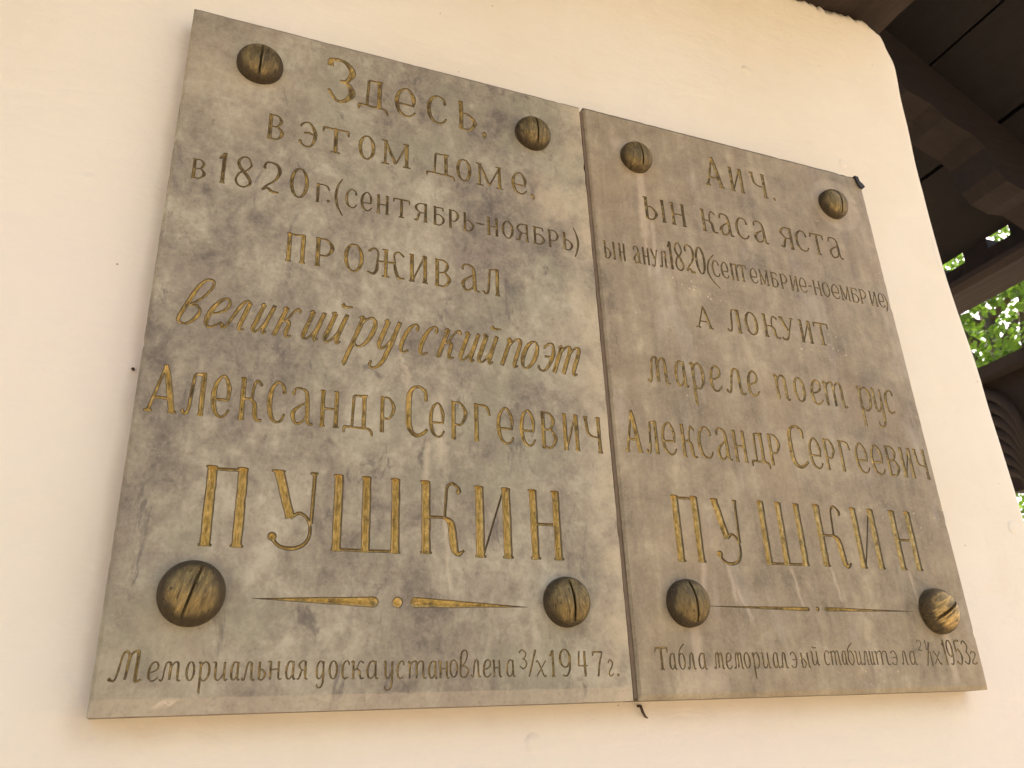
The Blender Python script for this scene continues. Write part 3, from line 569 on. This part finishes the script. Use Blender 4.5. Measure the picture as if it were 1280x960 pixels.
# style: (cursive?, lean, broad, hair) with stroke widths as a share of the letter height
WORDS = {'L1': (6,), 'L2': (1, 4, 5), 'L3': (1, 4, 2, 17), 'L4': (8,), 'L5': (7, 7, 4), 'L6': (9, 9), 'L7': (6,), 'L9': (12, 5, 11, 3, 4, 2),
         'R1': (4,), 'R2': (2, 4, 4), 'R3': (2, 4, 4, 21), 'R4': (1, 6), 'R5': (6, 4, 3), 'R6': (9, 9), 'R7': (6,), 'R9': (5, 9, 2, 9, 2, 5, 4, 1)}
STYLE = {'U': (False, 0.0, .135, .056), 'T': (False, 0.0, .118, .060), 'I': (True, .35, .150, .06), 'N': (False, 0.0, .118, .056),
         'B': (False, 0.0, .125, .030), 'S': (True, 0.0, .130, .064)}
WEAR = {'L1': .03, 'L2': .03, 'L3': .07, 'L4': .02, 'L5': -.02, 'L6': -.02, 'L7': -.06, 'L8': -.03, 'L9': .04,
        'R1': .04, 'R2': .06, 'R3': .08, 'R4': .02, 'R5': .02, 'R6': -.02, 'R7': -.06, 'R8': .0, 'R9': .06}

def catmull(p, n=5):
    p = [np.array(q, float) for q in p]
    if len(p) < 3: return p
    q = [2*p[0]-p[1]] + p + [2*p[-1]-p[-2]]
    out = []
    for i in range(1, len(q)-2):
        a, b, c, d = q[i-1], q[i], q[i+1], q[i+2]
        for k in range(n):
            t = k/n
            out.append(.5*((2*b)+(c-a)*t+(2*a-5*b+4*c-d)*t*t+(3*b-3*c+d-a)*t**3))
    out.append(p[-1])
    for o in out: o[2] = min(1, max(0, o[2]))
    return out

def line_strokes(key):
    """metric strokes of one line: polylines of (x, z, half width) in metres"""
    spec = LINES[key]
    rnd = random.Random(key)
    out = []
    if spec[0] == 'O':
        p = [(a/1000, b/1000, c*.00088) for a, b, c in spec[1]]
        def bar(a, b):
            n = 10
            return [tuple(a[i]+(b[i]-a[i])*k/n for i in range(3)) for k in range(n+1)]
        out.append(('L', bar(p[0], p[1]), 0)); out.append(('D', p[1], 0))
        out.append(('D', p[2], 1))
        out.append(('D', p[3], 2)); out.append(('L', bar(p[3], p[4]), 2))
        return out
    cur, lean, tk, th = STYLE[spec[0]]
    href = sorted(l[4] for l in spec[1])[len(spec[1])//2]
    wi = [k for k, n in enumerate(WORDS[key]) for _ in range(n)]
    assert len(wi) == len(spec[1]), key
    for wk, (ch, x0, x1, zb, h) in zip(wi, spec[1]):
        gl = (K if cur and ch in K else G)[ch]
        hs = h if ch not in '(),.-' else href
        if ch in '0123456789/' : hs = h * .8
        hw_t, hw_h = tk*hs/2*rnd.uniform(.94, 1.06), th*hs/2
        w, H = (x1-x0), h
        dz = rnd.uniform(-.008, .008)*h
        def P(x, y, wt):
            X = x0 + x*w + (lean*(y-.5)*H if cur else 0)
            Z = zb + y*H + dz
            return (X/1000, Z/1000, (hw_h+(hw_t-hw_h)*wt)/1000)
        for typ, pts in gl:
            if typ == 'D':
                x, y, r = pts
                X, Z, _ = P(x, y, 0)
                rr = (min(w, H)/2 if ch == '.' else hw_t*1.15*r/.75*.8)/1000
                out.append(('D', (X, Z, rr), wk))
            else:
                q = catmull(pts) if typ == 'S' else [np.array(a, float) for a in pts]
                out.append(('L', [P(*a) for a in q], wk))
    return out

def engrave(name, parent, rect, keys, slab_mat, extra, labels):
    """front sheet of a slab with every letter cut into it as a V groove.
    makes the slab mesh and one mesh per engraved word"""
    x0, x1, z0, z1 = rect
    # the arris wanders and is nicked here and there
    rim = []
    sides = (((x0, z0), (x1, z0), (0, 1)), ((x1, z0), (x1, z1), (-1, 0)), ((x1, z1), (x0, z1), (0, -1)), ((x0, z1), (x0, z0), (1, 0)))
    for si, (a, b, nn) in enumerate(sides):
        k = int(math.hypot(b[0]-a[0], b[1]-a[1])/.009)
        for i in range(k):
            t = i/k
            p = Vector((a[0]+(b[0]-a[0])*t, a[1]+(b[1]-a[1])*t))
            q = Vector((p.x*60, p.y*60, si*5+x1*9))
            d = max(0, noise.noise(q))*.0012 + max(0, noise.noise(q*2.3)-.38)*.006
            if i == 0: d = .0006
            rim.append((p.x+nn[0]*d, p.y+nn[1]*d, a[0]+(b[0]-a[0])*t, a[1]+(b[1]-a[1])*t, d))
    NR = len(rim)
    V = [(r[0], r[1]) for r in rim]
    F = [list(range(NR))]
    owner = [-1]
    E = []
    segs = []
    rnd = random.Random(3)
    ids = []                        # one entry per word (or per piece of the ornament)
    for key in keys:
        for typ, d, wk in line_strokes(key):
            if (key, wk) not in ids: ids.append((key, wk))
            li = ids.index((key, wk))
            if typ == 'D':
                x, z, r = d
                n = 10
                b = len(V)
                V += [(x+r*math.cos(2*math.pi*k/n), z+r*math.sin(2*math.pi*k/n)) for k in range(n)] + [(x, z)]
                F.append(list(range(b, b+n))); owner.append(li)
                for k in range(0, n, 2): E.append((b+n, b+k))
                segs.append((x, z, r, x, z, r))
                continue
            p = [np.array(q) for q in d]
            # drop repeated points, subdivide long runs so the cut edge can wander a little
            pp = [p[0]]
            for a, b in zip(p, p[1:]):
                L = np.hypot(*(b-a)[:2])
                if L < 2e-5: continue
                k = max(1, int(L/.007))
                for i in range(1, k+1): pp.append(a+(b-a)*i/k)
            if len(pp) < 2: continue
            n = len(pp)
            tang = []
            for i in range(n):
                a = pp[max(i-1, 0)]; b = pp[min(i+1, n-1)]
                t = (b-a)[:2]; tang.append(t/max(np.hypot(*t), 1e-9))
            b0 = len(V)
            for i in range(n):
                x, z, hw = pp[i]
                nx, nz = -tang[i][1], tang[i][0]
                ja = hw*(1+rnd.uniform(-.07, .07)); jb = hw*(1+rnd.uniform(-.07, .07))
                V += [(x+nx*ja, z+nz*ja), (x-nx*jb, z-nz*jb), (x, z)]
            for i in range(n-1):
                l0, r0, c0 = b0+3*i, b0+3*i+1, b0+3*i+2
                l1, r1, c1 = l0+3, r0+3, c0+3
                for q in ([l0, r0, r1], [l0, r1, l1]):
                    (ax, az), (bx, bz), (cx, cz) = (V[k] for k in q)
                    ar = (bx-ax)*(cz-az)-(cx-ax)*(bz-az)
                    if abs(ar) < 2e-10: continue
                    F.append(q if ar > 0 else q[::-1]); owner.append(li)
                E.append((c0, c1))
                segs.append((*pp[i], *pp[i+1]))
    ED = list(E)
    for q in F: ED += [(q[i], q[(i+1) % len(q)]) for i in range(len(q))]
    cv, ce, cf, ov, oe, of = delaunay_2d_cdt([Vector((a*1000, b*1000)) for a, b in V], ED, [], 0, 1e-3, False)
    P = np.array([(v[0]/1000, v[1]/1000) for v in cv])
    # which line does each output face belong to: bins of stroke triangles
    cell = .004
    bins = {}
    for q, li in zip(F, owner):
        if li < 0: continue
        xs_ = [V[k][0] for k in q]; zs_ = [V[k][1] for k in q]
        for i in range(int(min(xs_)/cell), int(max(xs_)/cell)+1):
            for j in range(int(min(zs_)/cell), int(max(zs_)/cell)+1):
                bins.setdefault((i, j), []).append((q, li))
    fo = []
    for fc in cf:
        cx = sum(P[k][0] for k in fc)/len(fc); cz = sum(P[k][1] for k in fc)/len(fc)
        hit = -1
        for q, li in bins.get((int(cx/cell), int(cz/cell)), ()):
            ok = True
            for k in range(len(q)):
                ax, az = V[q[k]]; bx, bz = V[q[(k+1) % len(q)]]
                if (bx-ax)*(cz-az)-(cx-ax)*(bz-az) < -1e-12: ok = False; break
            if ok: hit = li; break
        fo.append(hit)
    # drop what lies outside the nicked outline
    keep = []
    for fc, o in zip(cf, fo):
        cx = sum(P[k][0] for k in fc)/len(fc); cz = sum(P[k][1] for k in fc)/len(fc)
        if o < 0 and min(cx-x0, x1-cx, cz-z0, z1-cz) < .006:
            ins = False
            for i in range(NR):
                ax, az = V[i]; bx, bz = V[(i+1) % NR]
                if (az > cz) != (bz > cz) and cx < (bx-ax)*(cz-az)/(bz-az)+ax: ins = not ins
            if not ins: continue
        keep.append((fc, o))
    cf = [k[0] for k in keep]; fo = [k[1] for k in keep]
    # V-cut depth of every vertex
    sg = np.array(segs)
    depth = np.zeros(len(P))
    A = sg[:, :2]; B = sg[:, 3:5]; BA = B-A; LL = np.maximum((BA**2).sum(1), 1e-14)
    for s in range(0, len(P), 400):
        q = P[s:s+400, None, :]
        t = np.clip(((q-A)*BA).sum(2)/LL, 0, 1)
        dd = np.hypot(*np.moveaxis(q-(A+BA*t[..., None]), 2, 0))
        hw = sg[:, 2]+(sg[:, 5]-sg[:, 2])*t
        depth[s:s+400] = np.maximum(0, (hw-dd)).max(1)
    onface = np.zeros(len(P), bool)
    for fc, li in zip(cf, fo):
        if li < 0: onface[list(fc)] = True
    depth[onface] = 0
    dep = np.minimum(depth*1.5, .0075)
    co3 = [(P[i][0], float(dep[i]), P[i][1]) for i in range(len(P))]
    def sub(li):
        idx = {}; vs = []; fs = []
        for fc, l in zip(cf, fo):
            if l != li: continue
            f = []
            for v in fc:
                if v not in idx: idx[v] = len(vs); vs.append(v)
                f.append(idx[v])
            fs.append(f)
        return vs, fs
    vs, fs = sub(-1)
    sv = [co3[i] for i in vs]
    # the slab's arrises, sides and back
    X0, X1, Zb, Zt, cd, T, yt = extra
    n = len(sv)
    near = {(round(q[0]*2e4), round(q[2]*2e4)): i for i, q in enumerate(sv)}
    def idx(x, z):
        a, b = round(x*2e4), round(z*2e4)
        for i in (0, -1, 1):
            for j in (0, -1, 1):
                if (a+i, b+j) in near: return near[(a+i, b+j)]
        return min(range(n), key=lambda k: (sv[k][0]-x)**2+(sv[k][2]-z)**2)
    inner = [idx(r[0], r[1]) for r in rim]
    for r in rim:
        # same place on the outer outline, bitten where the arris is nicked
        u = (r[2]-x0)/(x1-x0); w = (r[3]-z0)/(z1-z0)
        X = X0+(X1-X0)*u; Zv = Zb+(Zt-Zb)*w
        bite = r[4]*.45
        X += bite if u < 1e-6 else (-bite if u > 1-1e-6 else 0)
        Zv += bite if w < 1e-6 else (-bite if w > 1-1e-6 else 0)
        sv.append((X, cd+r[4]*.4, Zv))
    for r in rim:
        u = (r[2]-x0)/(x1-x0); w = (r[3]-z0)/(z1-z0)
        sv.append((X0+(X1-X0)*u, T, Zb+(Zt-Zb)*w))
    for k in range(NR):
        k2 = (k+1) % NR
        fs.append([inner[k], n+k, n+k2, inner[k2]])
        fs.append([n+k, n+NR+k, n+NR+k2, n+k2])
    fs.append([n+NR+k for k in range(NR)][::-1])
    slab = mesh('slab', sv, fs, slab_mat, parent)
    bm = bmesh.new(); bm.from_mesh(slab.data)
    bmesh.ops.recalc_face_normals(bm, faces=bm.faces)
    bm.to_mesh(slab.data); bm.free()
    # make sure the front looks out of the wall
    for li, (key, wk) in enumerate(ids):
        vs, fs = sub(li)
        o = mesh(('ornament_dot' if wk == 1 else 'ornament_bar') if key[1] == '8' else 'engraved_word', [co3[i] for i in vs], [f[::1] for f in fs], M_GILD, parent)
        at = o.data.attributes.new('cut', 'FLOAT', 'POINT')
        at.data.foreach_set('value', [float(depth[i]*1000) for i in vs])
        o['wear'] = WEAR[key]
        o['rim'] = {'B': 2.0, 'N': 1.2, 'I': 1.35, 'U': 1.3, 'O': 1.4}.get(LINES[key][0], .75)   # mm of dark cut edge: soiling and shade painted into the colour
        if key in labels: o['label'] = labels[key]
        # normals outwards (towards -y)
        bm = bmesh.new(); bm.from_mesh(o.data)
        for f in bm.faces:
            if f.normal.y > 0: f.normal_flip()
        bm.to_mesh(o.data); bm.free()
    return slab

# ------------------------------------------------------------------ ground
g = mesh('ground', [(-150, -150, 0), (150, -150, 0), (150, 150, 0), (-150, 150, 0)], [(0, 1, 2, 3)], M_PAVE)
tag(g, 'dusty tan paved ground of the courtyard', 'ground', kind='structure')

# ------------------------------------------------------------------ wall with its worn corner
WY = 0.042
def edge_x(z):
    pts = [(-3, 1.41), (0.0, 1.408), (0.28, 1.405), (0.52, 1.399), (0.78, 1.388), (0.99, 1.392), (1.17, 1.404), (1.30, 1.415), (1.36, 1.402), (1.42, 1.37)]
    for (a, b), (c, d) in zip(pts, pts[1:]):
        if z <= c:
            t = (z-a)/(c-a); t = t*t*(3-2*t)
            return b+(d-b)*t+.0166
    return pts[-1][1]+.0166
def top_z(x):
    n = 0.010*noise.noise(Vector((x*9, 1, 2))) + 0.008*noise.noise(Vector((x*37, 4, 2))) + 0.007*noise.noise(Vector((x*95, 3, 2)))
    return 1.410 + n*(1+.9*max(0, min(1, (x-1.1)*6))) - max(0, x-1.315)**2*1.6
def build_wall():
    xs = list(np.arange(-2.6, 0.9, .12)) + list(np.arange(0.9, 1.386, .006))
    prof = []          # (x offset from corner, y) round the corner
    rad = .030
    zs = list(np.arange(-Z0, -.2, .14)) + list(np.arange(-.2, 1.2, .035)) + list(np.arange(1.2, 1.30, .012))
    nz = len(zs)+8
    cols = []
    def column(fx, y, key, nrm):
        col = []
        x1 = fx(0.5)
        zt = top_z(min(fx(1.378), 1.417))
        zz = zs + [zs[-1]+(zt-zs[-1])*(k+1)/8 for k in range(8)]
        for z in zz:
            x = fx(z)
            amp = .0022*noise.noise(Vector((x*3, y*3, z*3))) + .0010*noise.noise(Vector((x*11, y*11, z*11)))
            top = max(0, (z-(zt-.025))/.025)
            amp -= .008*top*top
            amp += (.003*noise.noise(Vector((x*60, 7, z*60))))*(1 if z > zt-.03 else 0)
            col.append((x+nrm[0]*amp, y+nrm[1]*amp, z+Z0))
        cols.append(col)
    for x in xs: column(lambda z, x=x: min(x, edge_x(z)-rad-.001), WY, 'f', (0, -1))
    for k in range(0, 9):
        a = k/8*math.pi/2
        column(lambda z, a=a: edge_x(z)-rad+rad*math.sin(a), WY+rad-rad*math.cos(a), 'c', (math.sin(a), -math.cos(a)))
    for y in list(np.arange(.1, 2.6, .2)): column(lambda z: edge_x(z), WY+y, 's', (1, 0))
    n = len(cols[0])
    v = [p for c in cols for p in c]
    f = []
    for i in range(len(cols)-1):
        for j in range(n-1):
            a = i*n+j
            f.append((a, a+n, a+n+1, a+1))
    # flat top behind the ragged edge
    b = len(v)
    for c in cols: v.append((min(c[-1][0], 1.36), max(c[-1][1]+.06, 2.5) if False else c[-1][1]+.0, c[-1][2]+.0))
    v += [(-2.6, 2.55, 1.38+Z0), (1.36, 2.55, 1.38+Z0)]
    tops = [i*n+n-1 for i in range(len(cols))]
    f.append(tuple(tops + [len(v)-1, len(v)-2]))
    w = mesh('plaster_wall', v, f, M_PLASTER, None, True)
    tag(w, 'cream limewashed plaster wall with rounded corner behind both plaques', 'wall')
build_wall()

# ------------------------------------------------------------------ wall plate on top of the wall
def rough_prism(mb, x0, x1, y0, y1, z0, z1, step, amp, seed):
    """a hewn timber: box with uneven faces"""
    nx = max(2, int((x1-x0)/step)); ny = max(2, int((y1-y0)/step)); nz_ = max(2, int((z1-z0)/step))
    def j(p):
        q = Vector(p)*9+Vector((seed, 0, 0))
        d = noise.noise_vector(q)*amp + noise.noise_vector(q*3.5)*amp*.4
        return (p[0]+d.x, p[1]+d.y, p[2]+d.z)
    def face(fn, a, b):
        v = []; f = []
        for i in range(a+1):
            for k in range(b+1): v.append(j(fn(i/a, k/b)))
        for i in range(a):
            for k in range(b):
                q = i*(b+1)+k; f.append((q, q+1, q+b+2, q+b+1))
        mb.add(v, f)
    X = lambda t: x0+(x1-x0)*t
    Y = lambda t: y0+(y1-y0)*t
    Zz = lambda t: z0+(z1-z0)*t
    face(lambda s, t: (X(s), Y(t), z0), nx, ny); face(lambda s, t: (X(s), Y(t), z1), nx, ny)
    face(lambda s, t: (X(s), y0, Zz(t)), nx, nz_); face(lambda s, t: (X(s), y1, Zz(t)), nx, nz_)
    face(lambda s, t: (x0, Y(s), Zz(t)), ny, nz_); face(lambda s, t: (x1, Y(s), Zz(t)), ny, nz_)
def clean(o):
    bm = bmesh.new(); bm.from_mesh(o.data)
    bmesh.ops.remove_doubles(bm, verts=bm.verts, dist=1e-4)
    bmesh.ops.recalc_face_normals(bm, faces=bm.faces)
    bm.to_mesh(o.data); bm.free()
    return o
mb = MB()
rough_prism(mb, -2.4, 1.425, -.45, .40, 1.414+Z0, 1.62+Z0, .05, .010, 4)
wp = clean(mb.build('wall_plate_beam', M_BEAM))
tag(wp, 'rough hewn brown timber beam lying on top of the cream wall', 'beam')

# ------------------------------------------------------------------ porch roof beyond the corner
XB, ZB, SL = 2.40, 1.395, 0.65
roof = empty('porch_roof', (XB, .3, ZB+Z0))
tag(roof, 'dark wooden porch roof sloping down beyond the wall corner', 'roof')
def rz(x): return ZB+(XB-x)*SL
def loc(o, par):
    o.parent = par; o.matrix_parent_inverse = Matrix.Translation(-par.location); return o
nx, nzv = SL/math.hypot(SL, 1), 1/math.hypot(SL, 1)
edges = [1.18, 1.44, 1.70, 1.93, 2.155, 2.405]
for i, (a, b) in enumerate(zip(edges, edges[1:])):
    mb = MB()
    d = .004 if i % 2 else .0
    prof = [(a+.004, rz(a+.004)+d), (b-.004, rz(b-.004)+d), (b-.004+.024*nx, rz(b-.004)+.024*nzv+d), (a+.004+.024*nx, rz(a+.004)+.024*nzv+d)]
    mb.prism([(x, z+Z0) for x, z in prof], -.10, 3.2, 1)
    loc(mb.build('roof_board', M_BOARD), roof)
mb = MB()
prof = [(1.1, rz(1.1)+.036), (2.41, rz(2.41)+.036), (2.42, rz(2.41)+.055), (1.11, rz(1.1)+.06)]
mb.prism([(x, z+Z0) for x, z in prof], -.12, 3.22, 1)
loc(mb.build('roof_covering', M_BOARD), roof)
# carved rafters with scalloped undersides
def rafter(y0, y1, name='rafter'):
    top = [(x, rz(x)-.003) for x in (1.40, 1.7, 2.0, 2.46)]
    low = []
    # two scrolled steps along the lower edge
    px = [(2.46, 1.285), (2.36, 1.265), (2.225, 1.325), (2.16, 1.318), (2.10, 1.335), (2.075, 1.37), (2.055, 1.44), (2.02, 1.475), (1.97, 1.49),
          (1.925, 1.51), (1.885, 1.545), (1.84, 1.56), (1.80, 1.57), (1.775, 1.60), (1.765, 1.66), (1.72, 1.72), (1.65, 1.73), (1.58, 1.70), (1.52, 1.70), (1.42, 1.76)]
    mb = MB()
    mb.prism([(x, z+Z0) for x, z in top+px], y0, y1, 1)
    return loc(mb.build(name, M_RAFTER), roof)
rafter(.30, .42)
rafter(1.30, 1.42)
rafter(2.30, 2.42)
# eave beam with moulded under-board, packing blocks between it and the boards
mb = MB()
rough_prism(mb, XB-.01, XB+.12, -.10, 3.2, 1.298+Z0, 1.352+Z0, .06, .003, 9)
loc(clean(mb.build('eave_beam', M_RAFTER)), roof)
mb = MB()
pr = [(XB-.035, 1.296), (XB-.035, 1.276), (XB-.012, 1.262), (XB+.13, 1.262), (XB+.13, 1.296)]
mb.prism([(x, z+Z0) for x, z in pr], -.10, 3.2, 1)
loc(mb.build('moulding', M_MOULD), roof)
for y0, y1 in ((.605, .695), (.485, .522), (.12, .43), (.80, 1.0), (1.3, 1.42), (1.8, 1.9), (2.3, 2.42)):
    mb = MB(); mb.box((XB+.004, y0, 1.353+Z0), (XB+.08, y1, 1.398+Z0))
    loc(mb.build('packing_block', M_RAFTER), roof)

# ------------------------------------------------------------------ carved post under the eave
post = empty('porch_post', (XB+.03, .66, 0))
tag(post, 'dark wooden porch post with carved fluted bracket under the eave', 'post')
def lp(o): return loc(o, post)
mb = MB(); mb.box((XB-.03, .60, 0), (XB+.09, .70, .60+Z0)); lp(mb.build('shaft', M_POST))
mb = MB()
# fan bracket in the plane of the post row: broad at the top, drawn in to a neck
outl = [(1.02, .953), (.40, .953), (.43, .93), (.52, .82), (.605, .70), (.665, .62), (.668, .58), (.76, .58), (.80, .64), (.90, .76), (1.02, .90)]
mb.prism([(y, z+Z0) for y, z in outl], XB+.0, XB+.08, 0)
br = lp(mb.build('bracket', M_RAFTER))
mb = MB()
for i in range(7):
    t = i/6
    a = Vector((.708-.004*i, .606+.004*i))
    b = Vector((.815, .655+t*.262))
    pts = []
    for k in range(13):
        u = k/12
        # starts upright at the neck and bends over to the left
        y = a.x+(b.x-a.x)*(1-math.cos(u*math.pi/2))-.035*t*math.sin(u*math.pi)
        z = a.y+(b.y-a.y)*math.sin(u*math.pi/2)
        pts.append((XB-.004, y, z+Z0))
    pts += [(XB-.004, .90, b.y+.004+Z0), (XB-.004, 1.0, b.y+.004+Z0)]
    mb.tube(pts, [.007+.012*math.sin(min(1, k/9)*math.pi/2) for k in range(15)], 8)
lp(mb.build('fluting', M_POST, None, True))
mb = MB()
rough_prism(mb, XB-.05, XB+.12, .38, 1.05, .936+Z0, .973+Z0, .06, .002, 2)
lp(clean(mb.build('abacus', M_POST)))
mb = MB(); mb.box((XB-.01, .42, 0.974+Z0), (XB+.07, .47, 1.260+Z0)); lp(mb.build('upper_strut', M_POST))

# ------------------------------------------------------------------ leafy trees in the garden beyond
def tree(centre, radii, n, seed, label, leaf=(.042, .070)):
    rnd = random.Random(seed)
    base = (centre[0]+.3, centre[1]+.2, 0)
    t = empty('leafy_tree', base)
    tag(t, label, 'tree', 'trees in the garden beyond the porch')
    mb = MB()
    top = Vector(centre)-Vector(base)
    mb.tube([(0, 0, -.05), (.02, .03, top.z*.3), (top.x*.4, top.y*.4, top.z*.62), (top.x, top.y, top.z)], [.13, .11, .085, .05], 10)
    for k in range(9):
        a = k*2.4; r = rnd.uniform(.5, .85)
        e = top+Vector((math.cos(a)*radii[0]*r, math.sin(a)*radii[1]*r, rnd.uniform(-.5, .7)*radii[2]))
        s = Vector((top.x*.4, top.y*.4, top.z*.62)).lerp(top, rnd.random())
        mb.tube([s, s.lerp(e, .5)+Vector((0, 0, .12)), e], [.035, .022, .008], 6)
    mb.build('trunk', M_BARK, t, True)
    v = []; f = []; tone = []
    clumps = []
    for k in range(90):
        while True:
            q = Vector((rnd.uniform(-1, 1), rnd.uniform(-1, 1), rnd.uniform(-1, 1)))
            if .2 < q.length < 1: break
        clumps.append((top+Vector((q.x*radii[0], q.y*radii[1], q.z*radii[2])), rnd.uniform(.18, .42), rnd.random()))
    for k in range(n):
        c, cr, ct = clumps[rnd.randrange(len(clumps))]
        p = c+Vector((rnd.gauss(0, 1), rnd.gauss(0, 1), rnd.gauss(0, .8)))*cr*.55
        L = rnd.uniform(*leaf); w = L*rnd.uniform(.38, .5)
        d = Vector((rnd.gauss(0, 1), rnd.gauss(0, 1), rnd.gauss(-.5, .6))).normalized()
        u = d.orthogonal().normalized()
        u = (Matrix.Rotation(rnd.uniform(0, 6.28), 3, d) @ u)
        nn = d.cross(u)
        b = len(v)
        v += [p, p+d*L*.35+u*w+nn*L*.08, p+d*L*.75+u*w*.6+nn*L*.04, p+d*L-nn*L*.08, p+d*L*.75-u*w*.6+nn*L*.04, p+d*L*.35-u*w+nn*L*.08]
        f += [(b, b+1, b+2, b+3), (b, b+3, b+4, b+5)]
        tone += [min(1, max(0, ct*.6+rnd.random()*.4))]*6
    o = mesh('crown', v, f, M_LEAF, t)
    at = o.data.attributes.new('tone', 'FLOAT', 'POINT')
    at.data.foreach_set('value', tone)
    return t
tree((5.9, 3.05, 2.95+Z0), (1.5, 1.5, 1.15), 12500, 5, 'sunlit leafy tree seen between the eave beam and the carved post')
tree((6.6, 2.5, 1.0+Z0), (1.4, 1.4, .95), 9000, 8, 'low leafy tree seen in the gap below the carved bracket')

# ------------------------------------------------------------------ the two plaques
def screw(par, x, z, r, h, slot, seed, wear, sw=.0015, bulge=.0, tint=(.25, .182, .066)):
    """domed slotted screw head cut as a height field; the slot is sawn to a flat floor"""
    cols = sorted(set([-1+2*i/26 for i in range(27)] + [-.9985, .9985, -.985, .985]))
    cols = [c*r for c in cols if abs(c*r) > sw*1.6] + [-sw*1.02, -sw, -sw*.98, 0, sw*.98, sw, sw*1.02]
    cols.sort()
    rows = [math.sin(t*math.pi/2) for t in np.linspace(-1, 1, 31)]
    v = []; f = []
    skirt = .004
    for cx in cols:
        hy = math.sqrt(max(r*r-cx*cx, 1e-12))
        for t in rows:
            yy = t*hy
            q = min(1, (cx*cx+yy*yy)/(r*r))
            cap = skirt+h*math.sqrt(max(0, 1-q*.985))
            if q > .9999: cap = 0
            nz_ = noise.noise(Vector((cx*110+seed*5, yy*110, seed)))*.00035*(1-q)
            cap += nz_
            if abs(cx) < sw*.99: cap = min(cap, skirt+h*.52)
            v.append((cx, -cap, yy))
    n = len(rows)
    for i in range(len(cols)-1):
        for j in range(n-1):
            a = i*n+j
            f.append((a, a+n, a+n+1, a+1))
    o = mesh('screw_head', v, f, mat_brass(seed, wear, tint), par, False)
    o.location = (x, .0005, z)
    o.rotation_euler = (0, slot, 0)
    bm = bmesh.new(); bm.from_mesh(o.data)
    for q in bm.faces: q.smooth = True
    for e in bm.edges:
        if len(e.link_faces) == 2 and e.calc_face_angle(0) > .7: e.smooth = False
    bmesh.ops.recalc_face_normals(bm, faces=bm.faces)
    bm.to_mesh(o.data); bm.free()
    return o

TH = .0415
left = empty('memorial_plaque', (0, 0, Z0))
tag(left, 'mottled grey marble plaque with gilt Russian lettering, the paler and more blotchy slab', 'plaque', 'memorial plaques side by side on the wall')
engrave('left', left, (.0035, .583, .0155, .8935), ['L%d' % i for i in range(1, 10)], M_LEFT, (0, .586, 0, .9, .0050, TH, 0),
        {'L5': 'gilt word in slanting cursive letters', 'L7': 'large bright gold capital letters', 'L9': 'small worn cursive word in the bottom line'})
screw(left, .092, .822, .0305, .021, .02, 1, -.035)
screw(left, .496, .815, .0285, .021, -.08, 2, .0)
screw(left, .080, .115, .0330, .023, .28, 3, .05)
screw(left, .502, .113, .0295, .022, -.10, 4, .045)
rx0 = .5915
right = empty('memorial_plaque', (rx0, 0, Z0))
tag(right, 'smoother taupe stone plaque with gilt Moldovan lettering and pale lime runs', 'plaque', 'memorial plaques side by side on the wall')
for k in [q for q in LINES if q[0] == 'R']:
    s_, L_ = LINES[k]
    if s_ == 'O': LINES[k] = (s_, [(a-rx0*1000, b, c) for a, b, c in L_])
    else: LINES[k] = (s_, [(ch, a-rx0*1000, b-rx0*1000, c, d) for ch, a, b, c, d in L_])
engrave('right', right, (.003, 1.169-rx0-.003, .006, .8945), ['R%d' % i for i in range(1, 10)], M_RIGHT, (0, 1.169-rx0, 0, .9, .003, TH, 0),
        {'R7': 'large bright gold capital letters', 'R9': 'small worn cursive word in the bottom line'})
mb = MB(); rough_prism(mb, -.0053, -.0002, .0045, .026, .003, .892, .008, .0011, 3)
clean(mb.build('mortar_joint', M_MORTAR, right))
screw(right, .678-rx0, .817, .0275, .020, -.14, 5, .0)
screw(right, 1.082-rx0, .818, .0290, .021, -.16, 6, .03)
screw(right, .673-rx0, .114, .0300, .021, -.12, 7, .0)
screw(right, 1.101-rx0, .109, .0325, .024, 1.05, 8, .075, .0024, 0, (.46, .31, .10))

# ------------------------------------------------------------------ small things on the wall
def nail(p, d, L, r, label, name='rusty_nail', bend=0):
    mb = MB()
    p = Vector(p); d = Vector(d).normalized()
    mb.tube([p-d*.01, p+d*L*.5, p+d*L+Vector((0, 0, -bend))], [r, r, r*.9], 8)
    e = p+d*L+Vector((0, 0, -bend))
    mb.tube([e, e+d*.002], [r*1.9, r*1.7], 10)
    o = mb.build(name, M_RUST, None, True)
    tag(o, label, 'nail', 'nails left in the wall')
    return o
nail((-.008, WY, .372+Z0), (-.2, -1, -.1), .004, .0010, 'rusty nail stub at the middle of the left plaque\'s outer edge')
nail((1.172, WY, .585+Z0), (.2, -1, -.1), .006, .0013, 'small rusty nail beside the right plaque\'s right edge')
nail((.855, WY, -.102+Z0), (.1, -1, .2), .005, .0013, 'small dark nail low on the wall under the right plaque')
mb = MB()
mb.tube([(.612, WY+.01, -.004+Z0), (.612, WY-.007, -.005+Z0), (.613, WY-.009, -.012+Z0), (.617, WY-.007, -.017+Z0), (.622, WY-.004, -.019+Z0)], [.0016, .0018, .0018, .0015, .0008], 8)
o = mb.build('bent_hook', M_RUST, None, True)
tag(o, 'bent rusty hook under the seam between the plaques', 'hook')
mb = MB()
out_ = [(0, .012), (.010, .010), (.013, -.003), (.020, -.008), (.026, -.016), (.022, -.020), (.014, -.022), (.008, -.018), (.003, -.004)]
mb.prism([(1.153+x*.75, .890+z*.75+Z0) for x, z in out_], -.004, .010, 1)
o = mb.build('mastic_lump', M_RUBBER)
tag(o, 'black lump of mastic stuck on the right plaque\'s upper right corner', 'sealant')
